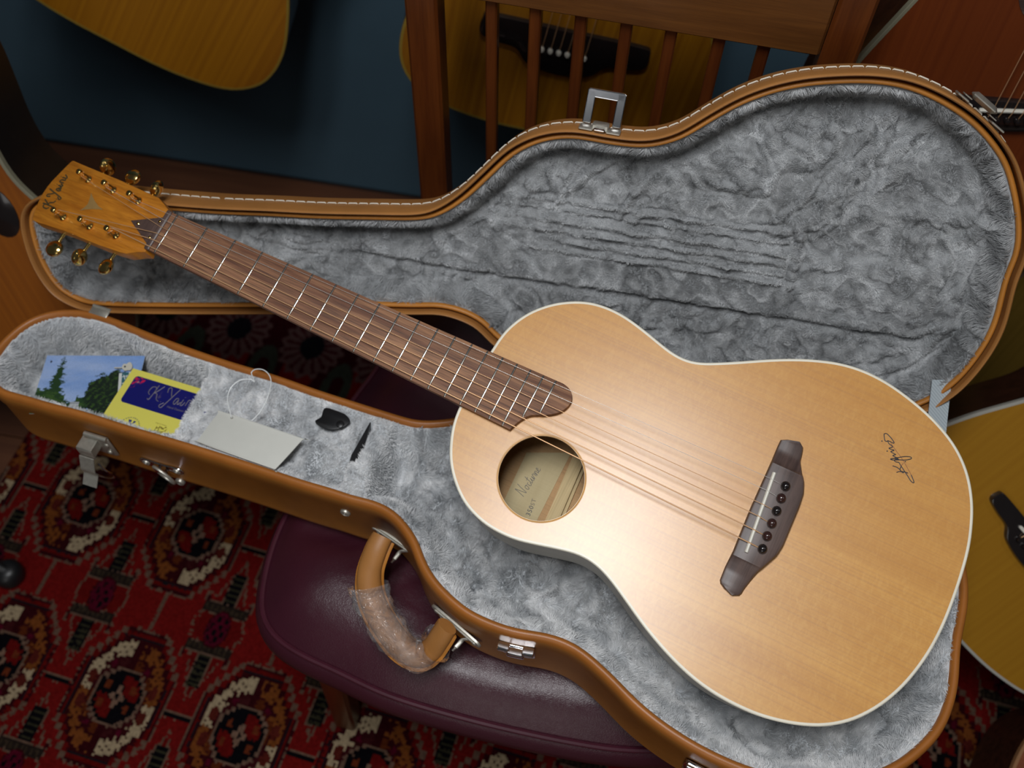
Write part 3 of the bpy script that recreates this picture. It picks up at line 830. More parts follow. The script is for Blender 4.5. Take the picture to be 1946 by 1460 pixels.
def film():
    mt = bpy.data.materials.new('clear_film'); mt.use_nodes = True; nt = mt.node_tree; nt.nodes.clear()
    o = nt.nodes.new('ShaderNodeOutputMaterial'); t = nt.nodes.new('ShaderNodeBsdfTransparent'); g = nt.nodes.new('ShaderNodeBsdfGlossy')
    df = nt.nodes.new('ShaderNodeBsdfDiffuse'); df.inputs[0].default_value = (.75, .77, .8, 1)
    g.inputs['Roughness'].default_value = .12; g.inputs[0].default_value = (1, 1, 1, 1); t.inputs[0].default_value = (1, 1, 1, 1)
    m1 = nt.nodes.new('ShaderNodeMixShader'); m2 = nt.nodes.new('ShaderNodeMixShader'); fr = nt.nodes.new('ShaderNodeFresnel'); fr.inputs[0].default_value = 1.5
    m1.inputs[0].default_value = .13
    nt.links.new(t.outputs[0], m1.inputs[1]); nt.links.new(df.outputs[0], m1.inputs[2])
    mm = nt.nodes.new('ShaderNodeMath'); mm.operation = 'MULTIPLY_ADD'; mm.inputs[1].default_value = .55; mm.inputs[2].default_value = .04
    nt.links.new(fr.outputs[0], mm.inputs[0]); nt.links.new(mm.outputs[0], m2.inputs[0]); nt.links.new(m1.outputs[0], m2.inputs[1]); nt.links.new(g.outputs[0], m2.inputs[2]); nt.links.new(m2.outputs[0], o.inputs[0])
    tc = nt.nodes.new('ShaderNodeTexCoord'); nz = nt.nodes.new('ShaderNodeTexNoise'); nz.inputs['Scale'].default_value = 48; nz.inputs['Detail'].default_value = 3; nz.inputs['Distortion'].default_value = 2.2
    b = nt.nodes.new('ShaderNodeBump'); b.inputs['Strength'].default_value = 1.0; b.inputs['Distance'].default_value = .012
    nt.links.new(tc.outputs['Object'], nz.inputs[0]); nt.links.new(nz.outputs[0], b.inputs['Height']); nt.links.new(b.outputs[0], g.inputs['Normal']); nt.links.new(b.outputs[0], fr.inputs['Normal'])
    return mt
i0, i1 = int(nH * .27), int(nH * .86)
seg = resample(H3[i0:i1], .0022, False)
m = MB().tube(seg, .0142, 30, flat=.85, caps=False)
V = np.array(m.v); V = V.reshape(len(seg), 30, 3); c0 = seg[:, None, :]
th = np.arange(30) / 30 * 6.283
for i in range(len(seg)):
    s = i / len(seg)
    k = 1.12 + .22 * np.sin(2 * th + 13 * s) * np.sin(7 * s + 1) + .06 * np.sin(5 * th - 30 * s) + .03 * np.sin(11 * th + 63 * s)
    k = np.maximum(k, .97)
    k += .18 * np.exp(-((s - .0) / .05) ** 2) + .2 * np.exp(-((s - 1.0) / .05) ** 2)
    V[i] = c0[i] + (V[i] - c0[i]) * k[:, None]
V = V.reshape(-1, 3); V[:, 2] = np.maximum(V[:, 2], V[:, 2])
m.v = V.tolist()
make('plastic_wrap', m, film(), hd, smooth=25)
# lock hasp on the waist and catch near the tail
wm = wallframe((983, 1233))
hs = make('hasp_plate', MB().prism([(-.017, .012), (.017, .012), (.017, -.012), (.010, -.016), (-.012, -.015), (-.017, -.010)], 0, .002, .0006), M_['chrome'], case, local=wm)
m = MB(); m.box((-.0115, .0125, .0045), (.011, .004, .009), None, .0008); m.box((.0115, .0125, .0045), (.011, .004, .009), None, .0008)
make('hasp_knuckle', m, M_['chrome'], hs)
m = MB(); m.box((0, .005, .0055), (.0165, .0085, .0085), None, .001); make('hasp_block', m, M_['chrome'], hs)
m = MB()
for (x, y) in ((-.012, .0), (.012, -.003), (0, -.0085)): m.lathe([(.003, .001), (.0026, .0035), (.001, .0045)], (x, y, 0), n=14)
make('hasp_rivet', m, M_['nickel'], hs)
wm = wallframe((1332, 1462))
lt2 = make('tail_latch', MB().box((0, 0, .002), (.030, .03, .004), None, .0015), M_['chrome'], case, local=wm)
m = MB(); m.tube([(-.012, .010, .006), (.012, .010, .006)], .004, 12); m.box((0, .0, .010), (.018, .016, .003), None, .001)
make('latch_barrel', m, M_['chrome'], lt2)
# small hinge between lid and shell at the head end
hx = CF.px((187, 600), 0)
m = MB().box((hx[0], hx[1] + .004, .002), (.022, .010, .0016), None, .0005); m.tube([(hx[0] - .011, hx[1] + .009, .002), (hx[0] + .011, hx[1] + .009, .002)], .002, 8)
make('hinge', m, M_['nickel'], case)

# ---- lid
up_ = [[-0.7239, 0.1362], [-0.6684, 0.1423], [-0.6138, 0.1478], [-0.5602, 0.1548], [-0.5119, 0.1618], [-0.4927, 0.1699], [-0.4716, 0.1874], [-0.4513, 0.2108], [-0.4303, 0.2353], [-0.4091, 0.2502], [-0.3873, 0.2585], [-0.3653, 0.2614], [-0.3356, 0.2602], [-0.3066, 0.2615], [-0.286, 0.2684], [-0.2732, 0.2759], [-0.2599, 0.2873], [-0.2332, 0.3081], [-0.2065, 0.3227], [-0.1793, 0.3323], [-0.1514, 0.3382], [-0.1236, 0.3417], [-0.0946, 0.3408], [-0.0642, 0.333], [-0.0311, 0.3177], [-0.0036, 0.2965], [0.0132, 0.2762]]
lowr = [[0.032, .240], [0.0412, .208], [0.0402, 0.1798], [0.0436, 0.1346], [0.037, 0.0978], [0.0217, 0.0626]]
lhid = [(-.003, .037), (-0.0323, 0.0246), (-0.0564, 0.016), (-0.0892, 0.008), (-0.1252, 0.0056), (-0.1593, 0.0079), (-0.1903, 0.0143), (-0.2218, 0.0252), (-0.2532, 0.0333), (-0.2756, 0.0332), (-0.2924, 0.0292), (-0.3132, 0.0221), (-0.3343, 0.0186), (-0.3572, 0.0175), (-0.3767, 0.0212), (-0.3988, 0.0283)]
llow = [(-.413, .030), (-0.4281, 0.0383), (-0.4468, 0.0539), (-0.48, 0.0610), (-0.5105, 0.0564), (-.58, .046), (-0.7063, 0.0236), (-0.79, 0.0095), (-0.8513, 0.0005), (-0.876, -0.0015), (-0.8938, 0.0025), (-0.9138, 0.0138), (-0.9309, 0.0445), (-0.9371, 0.0848)]
lhead = [(-.930, .106), (-.905, .122), (-.87, .1275), (-.80, .131)]
LL = smooth_loop(up_ + lowr + lhid + llow + lhead, .006, 3)
# front-edge outline was measured on the outer ridge
LD = .052
def mkL(name, mb, mat, parent=case, smooth=60): return make(name, mb, mat, parent, smooth=smooth, src=LF, dst=CF)
mb = MB(); mb.sweep(LL, [(-.0015, -.004), (-.001, .0002), (.0, .001), (.0012, 0), (.002, -.002), (.0025, -LD + .008), (.000, -LD + .001), (-.008, -LD), (-.007, -LD + .002), (-.0012, -LD + .006), (-.0010, -.012), (-.0015, -.004)])
lid = mkL('lid_shell', mb, M_['leather_lid'])
mb = MB().prism(LL + normals(LL) * -.004, -LD, -LD + .003); mkL('lid_back', mb, M_['leather_lid'])
mb = MB(); mb.sweep(LL, [(-.003, -.020), (-.0035, -.0085), (-.005, -.0062), (-.0065, -.0060), (-.0080, -.007), (-.0086, -.010), (-.0070, -.014)])
mkL('lid_inner_lip', mb, M_['leather'], smooth=70)
# stitches along the upper and right side wall of the lid
ST = resample(LL, .0002); 
nS = normals(ST)
m = MB(); m.tube([(-.0048, 0, 0), (-.0038, 0, .0008), (.0038, 0, .0008), (.0048, 0, 0)], [.0004, .0007, .0007, .0004], 6)
stitch_me = None
d_ = np.r_[0, np.cumsum(np.linalg.norm(np.diff(ST, axis=0), axis=1))]
arc = 0.0; k = 0; made = 0
while k < len(ST) - 60:
    p = ST[k]; n = nS[k]
    vis = (n[1] > .25 and p[0] > -.90) or (n[0] > .3 and p[1] > .16)
    if vis:
        t = np.array([-n[1], n[0], 0]); nn3 = np.array([n[0], n[1], 0])
        base = np.array([p[0], p[1], -.025]) + nn3 * .0024
        A = toframe(LF, CF, np.array([base, base + t, base + nn3]))
        x = A[1] - A[0]; z = A[2] - A[0]; y = np.cross(z, x)
        mm = Matrix.Identity(4)
        for i in range(3): mm[i][0] = x[i]; mm[i][1] = y[i]; mm[i][2] = z[i]; mm[i][3] = A[0][i]
        if stitch_me is None:
            o = make('stitch', m, M_['thread'], case, local=mm); stitch_me = o.data
        else:
            o = bpy.data.objects.new('stitch', stitch_me); COL.objects.link(o); o.parent = case; o.matrix_basis = mm
        made += 1
    k += 55
# lid lining
LI = ccw(LL + normals(LL) * -.0088); LI = resample(LI, .006)
def lp(px): return LF.px(px, -.03)
sA, sB = lp((1200, 437)), lp((1200, 566)); sE = lp((1785, 566)); sS = lp((860, 440)); s0 = lp((640, 520))
iy = [LF.px((1400, y), -.024)[1] for y in (441, 458, 478, 497, 516, 534)]
ix1 = LF.px((1500, 490), -.024)[0]; ixb = LF.px((1517, 490), -.024)[0]
def lidz(x, y, d):
    # panel height below the rim; soft folds
    fold = Noise([5, 11], 31); fold2 = Noise([14, 30], 32); f2 = Noise([40, 90], 33); wx = Noise([6, 14], 34); wy = Noise([6, 14], 35)
    xx = x + .018 * wx(x, y); yy = y + .018 * wy(x, y)
    rx = xx * .8 + yy * .6; ry = -xx * .6 + yy * .8
    n1 = fold(rx * 1.1, ry * 2.0); n2 = fold2(rx, ry * 1.7)
    b = .0052 * (1 - np.abs(n1)) + .0024 * (1 - np.abs(n2)) + .0006 * f2(x, y)
    z = -.045 + np.maximum(b, -.001)
    yb = sB[1] + .0 * x
    strip = sstep(y, yb - .001, yb + .003) * (1 - sstep(y, sA[1] - .004, sA[1] + .004)) * sstep(x, s0[0], s0[0] + .04) * (1 - sstep(x, sE[0] - .004, sE[0] + .004))
    imp = strip * (1 - sstep(x, ixb, ixb + .01)) * sstep(x, sS[0], sS[0] + .14)
    z = z * (1 - .45 * strip - .45 * imp) + (-.041) * (.45 * strip + .45 * imp) + .0035 * strip
    gr = np.exp(-((yb - .004 - y) / .0035) ** 2) * sstep(x, s0[0], s0[0] + .04) * (1 - sstep(x, sE[0] - .01, sE[0] + .006))
    z = z - .006 * gr
    wig = .0003 * np.sin(x * 130) + .0003 * f2(x * .5, x * .1)
    for k, y0 in enumerate(iy):
        w = np.exp(-((y - y0 - wig) / .0015) ** 2) * (x < ix1) * sstep(x, sS[0] + .01 * k, sS[0] + .16)
        z = z + .0078 * w * (.75 + .25 * np.sin(x * 90 + k * 2))
        z = z + .0085 * np.exp(-(((x - ixb) / .0036) ** 2 + ((y - y0 + .001) / .0036) ** 2))
    z = z - .003 * np.exp(-((x - (ix1 + .002)) / .0018) ** 2) * ((y > iy[-1] - .004) & (y < iy[0] + .004))
    # rolled piping between panel and side wall
    z = z + .006 * np.exp(-((d - .026) / .0045) ** 2) * sstep(x, -.16, -.1) * (1 - sstep(y, .15, .2))
    e = sstep(d, .0, .015)
    z = np.maximum(z, -.0475)
    z = -.010 * (1 - e) + z * e
    return np.where(d < 0, -.0115, z)
hl = HF(LI, .0018, lidz, .003)
mb = hl.mesh()
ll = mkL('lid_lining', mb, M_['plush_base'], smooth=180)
def growlid(h, n, seed, parent, L0=.0021, rad=.00020):
    x, y = h.points(n, seed, .0008)
    z = h.samp(h.Z, x, y); gx = h.samp(h.GX, x, y); gy = h.samp(h.GY, x, y)
    nrm = np.stack([-gx, -gy, np.ones_like(gx)], 1); nrm /= np.linalg.norm(nrm, axis=1, keepdims=True)
    P = np.stack([x, y, z], 1)
    Wp = LF.o + P[:, :1] * LF.x + P[:, 1:2] * LF.y + P[:, 2:3] * LF.z
    ok = notguitar(Wp); P, nrm, x, y = P[ok], nrm[ok], x[ok], y[ok]
    sx, sy = swirl(x + 5, y, nz3, nz4, .9)
    r = np.random.RandomState(seed + 1)
    t = np.stack([sx, sy, np.zeros_like(sx)], 1); t -= nrm * (t * nrm).sum(1, keepdims=True)
    edge = h.samp(h.D, x, y) < .012
    dr = nrm * np.where(edge, 1.0, .5)[:, None] + t * np.where(edge, .5, .55)[:, None] + r.normal(0, .10, P.shape)
    dr /= np.linalg.norm(dr, axis=1, keepdims=True)
    ln = L0 * r.uniform(.65, 1.1, len(P)) * np.where(edge, 2.6, 1.0)
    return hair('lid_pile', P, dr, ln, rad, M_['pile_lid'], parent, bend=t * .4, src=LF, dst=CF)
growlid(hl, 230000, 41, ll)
# lid buckle (folded-out catch) and second catch on the lid wall
OL = LL + normals(LL) * .0024
def lidwallframe(u, back=-.018, y_hi=True):
    c = [i for i in range(len(OL)) if (OL[i][1] > .18) == y_hi or not y_hi]
    i = min(c, key=lambda k: abs(OL[k][0] - u)) if y_hi else None
    p = OL[i]; n = normals(OL)[i]; t = np.array([n[1], -n[0], 0]); nz = np.array([n[0], n[1], 0])
    zc = np.cross(nz, t)
    if zc[2] < 0: t = -t; zc = np.cross(nz, t)
    base = np.array([p[0], p[1], back])
    A = toframe(LF, CF, np.array([base, base + t, base + zc, base + nz]))
    m = Matrix.Identity(4)
    for k, v in enumerate((A[1] - A[0], A[2] - A[0], A[3] - A[0])):
        for i_ in range(3): m[i_][k] = v[i_]
    for i_ in range(3): m[i_][3] = A[0][i_]
    return m
bu = LF.px((1142, 240), -.012)[0]
wm = lidwallframe(bu, -.012)          # x along, y toward the open side, z outward
bk = make('lid_buckle', MB().box((-.0125, .004, .0012), (.013, .017, .0024), None, .0008).box((.0125, .004, .0012), (.013, .017, .0024), None, .0008).box((0, .0, .003), (.015, .016, .006), None, .001), M_['nickel'], case, local=wm)
make('buckle_tongue', MB().box((0, .0125, .0025), (.011, .005, .003), None, .0012), M_['chrome'], bk)
m = MB(); L = np.array([(-.0165, -.001), (.0165, -.001), (.0185, .002), (.0205, .031), (.017, .036), (-.014, .037), (-.0185, .034)])
outl = smooth_loop([(-.0155, .0), (-.018, .004), (-.0165, .030), (-.013, .0345), (.013, .0345), (.0165, .030), (.018, .004), (.0155, .0)], .002, 1)
inn_ = [(-.0105, .006), (-.0105, .028), (.0105, .028), (.0105, .006)]
# frame plate standing up from the wall, leaning back: local plane (x, h)
def loopw(h, x, t): return (x, -.006 - h * .22 + t, .003 + h * .86)
for (x0, x1, h0, h1) in ((-.0178, -.0098, .0, .034), (.0098, .0178, .0, .034), (-.017, .017, .0262, .0348)):
    P = [loopw(h, x, t) for t in (-.0018, .0018) for (x, h) in ((x0, h0), (x1, h0), (x1, h1), (x0, h1))]
    m.add(P, [(3, 2, 1, 0), (4, 5, 6, 7), (0, 1, 5, 4), (1, 2, 6, 5), (2, 3, 7, 6), (3, 0, 4, 7)])
o = make('buckle_loop', m, M_['chrome'], bk, smooth=0)
bv = o.modifiers.new('bevel', 'BEVEL'); bv.width = .0009; bv.segments = 2
m = MB().tube([(-.0075, -.0135, .0292), (.0075, -.0135, .0292)], .0021, 8)
make('buckle_roller', m, M_['chrome'], bk)
ci_ = LF.px((1868, 203), -.018)
wm = lidwallframe(.003, -.020)
k = int(np.argmin([np.hypot(OL[i][0] - LF.px((1872, 225), 0)[0], OL[i][1] - LF.px((1872, 225), 0)[1]) for i in range(len(OL))]))
p = OL[k]; n = normals(OL)[k]
wm = lidwallframe(p[0], -.018)
ck = make('lid_catch', MB().box((-.020, 0, .001), (.014, .014, .002), None, .0006).box((.020, 0, .001), (.012, .014, .002), None, .0006).box((-.011, 0, .004), (.008, .012, .0012), None, .0004), M_['nickel'], case, local=wm)
make('catch_cover', MB().box((.002, 0, .0085), (.026, .015, .007), None, .003), M_['nickel'], ck)
make('catch_spring', MB().box((.017, 0, .004), (.008, .010, .0012), None, .0004), M_['nickel'], ck)
# webbing stay between lid and shell
A0 = LF.w(LF.px((1790, 722), -.012)); B0 = CF.w((.0, .1235, -.006))
wdir = (onz((1795, 800), .6) - onz((1765, 800), .6)); wdir /= np.linalg.norm(wdir)
V = []
for t in np.linspace(0, 1, 9):
    p = A0 * (1 - t) + B0 * t + np.array([0, 0, -.004 * math.sin(math.pi * t)])
    wv = wdir * .0095; nv = np.cross(wdir, B0 - A0); nv /= np.linalg.norm(nv)
    for s in (-1, 1):
        for q in (-.0005, .0005): V.append(CF.l(p + wv * s + nv * q))
Fc = []
for i in range(8):
    a = i * 4
    Fc += [(a, a + 2, a + 6, a + 4), (a + 1, a + 5, a + 7, a + 3), (a, a + 4, a + 5, a + 1), (a + 2, a + 3, a + 7, a + 6)]
Fc += [(0, 1, 3, 2), (32, 34, 35, 33)]
make('webbing_stay', MB().add(V, Fc), M_['webbing'], case)
# black pull tab of the accessory box
tp = [CF.px(p, -.006)[:2] for p in ((599, 804), (611, 795), (618, 778), (640, 783), (658, 791), (666, 803), (655, 813), (640, 818), (620, 817))]
tabz = -.0045
m = MB().prism(smooth_loop(tp, .0015, 1), tabz - .001, tabz + .0015, .0006)
pt = make('pull_tab', m, M_['black'], case)
tc_ = CF.px((647, 808), tabz)
make('tab_snap', MB().lathe([(.0042, 0), (.004, .0015), (.0025, .0022), (0, .0024)], (tc_[0], tc_[1], tabz + .001), n=18), M_['black'], pt)

# ================================================================== the guitar
gt = empty('acoustic_guitar', 'small natural cedar-top parlour guitar with ivory binding lying face up across the open case', 'guitar', GF)
def text_mb(txt, size, shear=0.0, space=1.0):
    cu = bpy.data.curves.new('t', 'FONT'); cu.body = txt; cu.size = size; cu.shear = shear; cu.space_character = space
    cu.fill_mode = 'BOTH'; cu.extrude = 0.00008; cu.resolution_u = 2
    o = bpy.data.objects.new('t', cu); COL.objects.link(o)
    dg = bpy.context.evaluated_depsgraph_get(); dg.update()
    me = bpy.data.meshes.new_from_object(o.evaluated_get(dg))
    mb = MB(); mb.v = [tuple(v.co) for v in me.vertices]; mb.f = [tuple(p.vertices) for p in me.polygons]
    bpy.data.objects.remove(o); bpy.data.curves.remove(cu); bpy.data.meshes.remove(me)
    return mb
def ribbon(mb, pts, w, z, z2=None):
    # flat inked stroke: pts local 2-D, w half width
    P = crspl(pts, 6, False) if len(pts) > 2 else np.array(pts, float)
    P3 = np.c_[P, np.full(len(P), z)]
    mb.tube(P3, w, 6, flat=.25)
    return mb
# soundboard with its hole
hole_c = GF.px((1028.5, 908.5), TZ); hole_e = GF.px((1111, 908), TZ)
HR = float(np.linalg.norm(hole_e[:2] - hole_c[:2]))
a = np.linspace(0, 2 * math.pi, 72, endpoint=False)
HL = np.stack([hole_c[0] + HR * np.cos(a), hole_c[1] + HR * np.sin(a)], 1)
TI = GO + normals(GO) * -.0022
def plate(name, outer, hole, z, mat, parent):
    bm = bmesh.new(); E_ = []
    for L in ([outer, hole] if hole is not None else [outer]):
        vs = [bm.verts.new((p[0], p[1], z)) for p in L]
        E_ += [bm.edges.new((vs[i], vs[(i + 1) % len(vs)])) for i in range(len(vs))]
    bmesh.ops.triangle_fill(bm, edges=E_, use_beauty=True, use_dissolve=False)
    bmesh.ops.recalc_face_normals(bm, faces=bm.faces)
    me = bpy.data.meshes.new(name); bm.to_mesh(me); bm.free(); me.materials.append(mat)
    o = bpy.data.objects.new(name, me); COL.objects.link(o); o.parent = parent
    return o
plate('soundboard', TI, HL, TZ, M_['top'], gt)
mb = MB().sweep(HL[::-1], [(0, TZ - .0026), (0, TZ - .0002), (-.0004, TZ + .0001), (-.0018, TZ + .0001), (-.0019, TZ - .0006)])
make('soundhole_edge', mb, simple('hole_edge', (.55, .27, .05), .4, var=.1), gt)
mb = MB().sweep(GO, [(-.0024, TZ - .001), (-.0023, TZ + .0001), (-.0006, TZ + .00012), (.0002, TZ - .0006), (.0003, TZ - .006), (-.0005, TZ - .0062)])
make('binding', mb, M_['binding'], gt)
mb = MB().sweep(GO, [(0, TZ - .006), (0, TZ - BD + .005), (-.0015, TZ - BD), (-.004, TZ - BD), (-.003, TZ - BD + .004), (-.003, TZ - .001)])
make('sides', mb, M_['side'], gt)
mb = MB().prism(GO + normals(GO) * -.003, TZ - BD - .0004, TZ - BD + .003)
make('back', mb, M_['inside'], gt)
zi = TZ - BD + .0032
cpx = lambda x, y: (940 + x * .12329, 820 + y * .12329)
P = [GF.px(cpx(*p), zi)[:2] for p in ((490, 330), (1180, 330), (600, 1480), (60, 1250))]
lb = make('inside_label_strip', MB().prism(P, zi - .0002, zi + .0006), M_['label_wood'], gt, smooth=0)
P = [GF.px(cpx(*p), zi)[:2] for p in ((1180, 350), (1260, 350), (790, 1420), (690, 1420))]
b0 = GF.px(cpx(1320, 420), zi + .006); b1 = GF.px(cpx(900, 1400), zi + .006)
dv = b1 - b0; dv /= np.linalg.norm(dv)
m = MB(); 
for (w_, z0_, z1_) in ((.0075, zi, zi + .004), (.0045, zi + .003, zi + .010)):
    s_ = np.array([-dv[1], dv[0], 0]) * w_
    A_ = b0 - dv * .03; B_ = b1 + dv * .003
    V = [(q[0] + k * s_[0], q[1] + k * s_[1], z_) for z_ in (z0_, z1_) for q, k in ((A_, -1), (B_, -1), (B_, 1), (A_, 1))]
    m.add(V, [(3, 2, 1, 0), (4, 5, 6, 7), (0, 1, 5, 4), (1, 2, 6, 5), (2, 3, 7, 6), (3, 0, 4, 7)])
make('brace', m, M_['brace'], gt, smooth=0)
# stamped number and handwriting on the strip inside
def put_text(mb, p0, p1, z, frame, lift=.0004):
    # baseline from pixel p0 to pixel p1 on plane z of the frame; text width scaled to fit
    A_ = frame.px(p0, z)[:2]; B_ = frame.px(p1, z)[:2]
    V = np.array(mb.v); wdt = V[:, 0].max() - V[:, 0].min(); sc = np.linalg.norm(B_ - A_) / wdt
    e = (B_ - A_) / np.linalg.norm(B_ - A_); n = np.array([-e[1], e[0]])
    V[:, 0] -= V[:, 0].min()
    out = [(A_[0] + sc * (v[0] * e[0] + v[1] * n[0]), A_[1] + sc * (v[0] * e[1] + v[1] * n[1]), z + lift + v[2]) for v in V]
    r = MB(); r.v = out; r.f = mb.f; return r
make('stamped_number', put_text(text_mb('350', .01, 0, 1.1), cpx(545, 1310), cpx(605, 1165), zi + .0006, GF), M_['ink'], lb, smooth=0)
make('stamped_letters', put_text(text_mb('ST', .01, 0, 1.2), cpx(612, 1150), cpx(640, 1050), zi + .0006, GF), simple('faded_ink', (.22, .19, .14), .7, var=0), lb, smooth=0)
HWS = [[(0, 0), (.25, .9), (.4, 1.5), (.7, .5), (.95, 0), (1.2, .9), (1.45, 1.6)], [(2.0, .6), (1.65, .5), (1.6, .1), (1.9, 0), (2.1, .4), (2.0, .6), (2.3, .5)], [(2.8, .55), (2.5, .5), (2.45, .1), (2.7, 0), (3.0, .3)], [(3.4, 1.3), (3.15, .5), (3.1, .05), (3.4, .15), (3.7, .6)], [(2.95, .85), (3.6, .95)], [(3.7, .6), (3.6, .1), (3.9, .1), (4.1, .6), (4.05, .05), (4.3, .3), (4.5, .65), (4.75, .5), (4.7, .05)], [(5.0, .6), (4.95, 0), (5.2, .55), (5.45, .5), (5.4, .05), (5.7, .2)], [(5.75, .3), (6.1, .45), (5.95, .65), (5.75, .4), (5.85, .05), (6.3, .15)]]
A_ = GF.px(cpx(450, 1010), zi)[:2]; B_ = GF.px(cpx(720, 590), zi)[:2]; e = (B_ - A_) / 6.3; n = np.array([-e[1], e[0]]) * 1.5
m = MB()
for st in HWS: ribbon(m, [A_ + e * x + n * y for x, y in st], .00026, zi + .0008)
make('handwriting', m, simple('pencil', (.16, .15, .14), .8, var=0), lb)
# fretboard
def fw(x): return .043 + (.0638 - .043) * x / GL
end_px = [(1070.5, 728.9), (1081.3, 738), (1086.7, 748.7), (1086.7, 759.5), (1081.3, 770.3), (1070.5, 779.6), (1056.7, 785.7), (1038.2, 788.8), (1021.2, 788.8), (1008.9, 789.6), (996.5, 794.2), (984.2, 802.7), (973.4, 812), (968.8, 816.6)]
E2 = [GF.px(p, -.0006)[:2] for p in end_px]
lowc = GF.px((966.5, 817.5), -.0006)
E2s = crspl(E2, 4, False)
BL_ = [(-.0065, -fw(-.0065) / 2), (lowc[0], -fw(lowc[0]) / 2 - .0002)] + [tuple(p) for p in E2s[::-1]] + [(-.0065, fw(-.0065) / 2)]
BL_ = np.array(BL_)
make('fretboard', MB().prism(BL_, TZ, -.0008, .0005), M_['rosewood'], gt, smooth=30)
for n in range(20):
    x = GL * (1 - 2 ** (-n / 12)); w = fw(x) / 2 - .0005
    y0 = -w
    if n == 18: y0 = GF.px((992.7, 793.5), 0)[1] + .001
    if n == 19: y0 = GF.px((1025, 785), 0)[1] + .001
    m = MB().tube([(x, y0 - .0002, -.0009), (x, y0 + .0006, -.0003), (x, w - .0006, -.0003), (x, w + .0002, -.0009)], [.0007, .00095, .00095, .0007], 8, flat=.9)
    make('fret', m, M_['wire'], gt)
# small dark line inlays at the string nut
make('nut', MB().box((-.0095, 0, -.0022), (.0055, .0435, .005), None, .0008), M_['bridgewood'], gt)
# neck
m = MB(); V = []; xs_ = np.linspace(-.010, .345, 24); K = 15
for x in xs_:
    w = fw(x) / 2 - .0004; dp = .0155 + .006 * (x / .33) + .03 * max(0, (x - .30) / .045) ** 1.5
    for k in range(K):
        an = math.pi * k / (K - 1); V.append((x, -w * math.cos(an), TZ + .0012 - dp * math.sin(an) ** .8))
Fc = []
for i in range(len(xs_) - 1):
    for k in range(K - 1): Fc.append((i * K + k, i * K + k + 1, (i + 1) * K + k + 1, (i + 1) * K + k))
    Fc.append((i * K + K - 1, i * K, (i + 1) * K, (i + 1) * K + K - 1))
Fc.append(tuple(range(K))[::-1]); Fc.append(tuple((len(xs_) - 1) * K + k for k in range(K)))
make('neck', m.add(V, Fc), M_['neckwood'], gt)
# headstock, tilted back
ang = math.radians(13)
ho = GF.w((-.0115, 0, -.0030))
HS = Frame(ho, GF.x * math.cos(ang) + GF.z * math.sin(ang), GF.y, None)
hpx = lambda x, y: (50 + x * .16438, 290 + y * .16438)
def mkH(name, mb, mat, parent=gt, smooth=38): return make(name, mb, mat, parent, smooth=smooth, src=HS, dst=GF)
ol = [(1648, 668), (1622, 705), (1385, 1118), (1372, 1152), (1290, 1148), (1225, 1158), (1150, 1168), (1085, 1152), (870, 1082), (430, 902), (95, 795), (72, 768), (100, 660), (142, 560), (190, 470), (240, 395), (300, 322), (380, 240), (450, 168), (520, 100), (545, 93), (600, 118), (1100, 325), (1530, 522), (1590, 592)]
HO = np.array([HS.px(hpx(*p), 0)[:2] for p in ol])
HTK = .0135
mkH('headstock', MB().prism(HO, -HTK, 0, .0007), M_['headwood'])
tcx = [HS.px(hpx(*p), .0008)[:2] for p in ((1212, 790), (1330, 768), (1585, 752), (1640, 690), (1665, 668), (1395, 1130), (1372, 1128), (1402, 1062))]
tcx = [HS.px(hpx(*p), .0008)[:2] for p in ((1212, 790), (1590, 753), (1400, 1062))]
tr = mkH('truss_rod_cover', MB().prism([tcx[0], tcx[1] , (tcx[1][0] + .004, tcx[1][1] - .004), (tcx[2][0] + .006, tcx[2][1] + .004), tcx[2]], .0, .0016, .0003), M_['bridgewood'])
for p in ((1290, 820), (1543, 795), (1425, 980)):
    q = HS.px(hpx(*p), .0018)
    mkH('screw', MB().lathe([(.0018, .0012), (.0018, .0019), (.0012, .0024), (.0004, .0024), (.0003, .0019)], (q[0], q[1], 0), n=12), M_['gold'], tr)
inl = [(750, 465), (762, 500), (790, 560), (835, 620), (885, 660), (820, 655), (755, 653), (690, 657), (620, 670), (670, 635), (708, 600), (728, 550)]
mkH('star_inlay', MB().prism([HS.px(hpx(*p), .0003)[:2] for p in inl], -.0002, .00035), M_['pearl'])
# script logo strokes (unit: x along the word 0..10, y up 0..2)
LOGO = [[(.5, .6), (.1, .9), (.3, 1.5), (.9, 1.6), (1.1, 1.2)], [(1.2, 1.9), (1.0, 1.0), (.7, .1), (.4, .15)], [(2.1, 1.9), (1.4, 1.2), (.95, .9), (1.5, .9), (1.8, .3), (2.3, .1)], [(2.65, .15), (2.7, .1)],
        [(3.0, 1.3), (2.9, 1.8), (3.3, 1.9), (3.6, 1.4), (3.9, .95)], [(4.7, 2.0), (4.2, 1.2), (3.6, .2), (3.1, -.5), (2.7, -.3), (3.2, .1)],
        [(5.2, .9), (4.8, .9), (4.6, .4), (4.9, .2), (5.2, .8), (5.3, .25), (5.7, .6)], [(5.9, .95), (5.8, .3), (6.1, .3), (6.3, .7)], [(6.0, 1.25), (6.05, 1.2)], [(6.6, .3), (6.7, .9), (6.9, 1.05), (7.3, .85), (7.3, .3), (7.6, .35)], [(7.9, .95), (7.8, .3), (8.1, .25), (8.6, .7)], [(8.0, 1.25), (8.05, 1.2)]]
def logo(p0, p1, frame, z, w, hgt=1.0, bold=None):
    A_ = frame.px(p0, z)[:2]; B_ = frame.px(p1, z)[:2]; e = (B_ - A_) / 8.6; n = np.array([-e[1], e[0]]) * hgt
    m = MB()
    for st in LOGO: ribbon(m, [A_ + e * x + n * y for x, y in st], w, z)
    return m
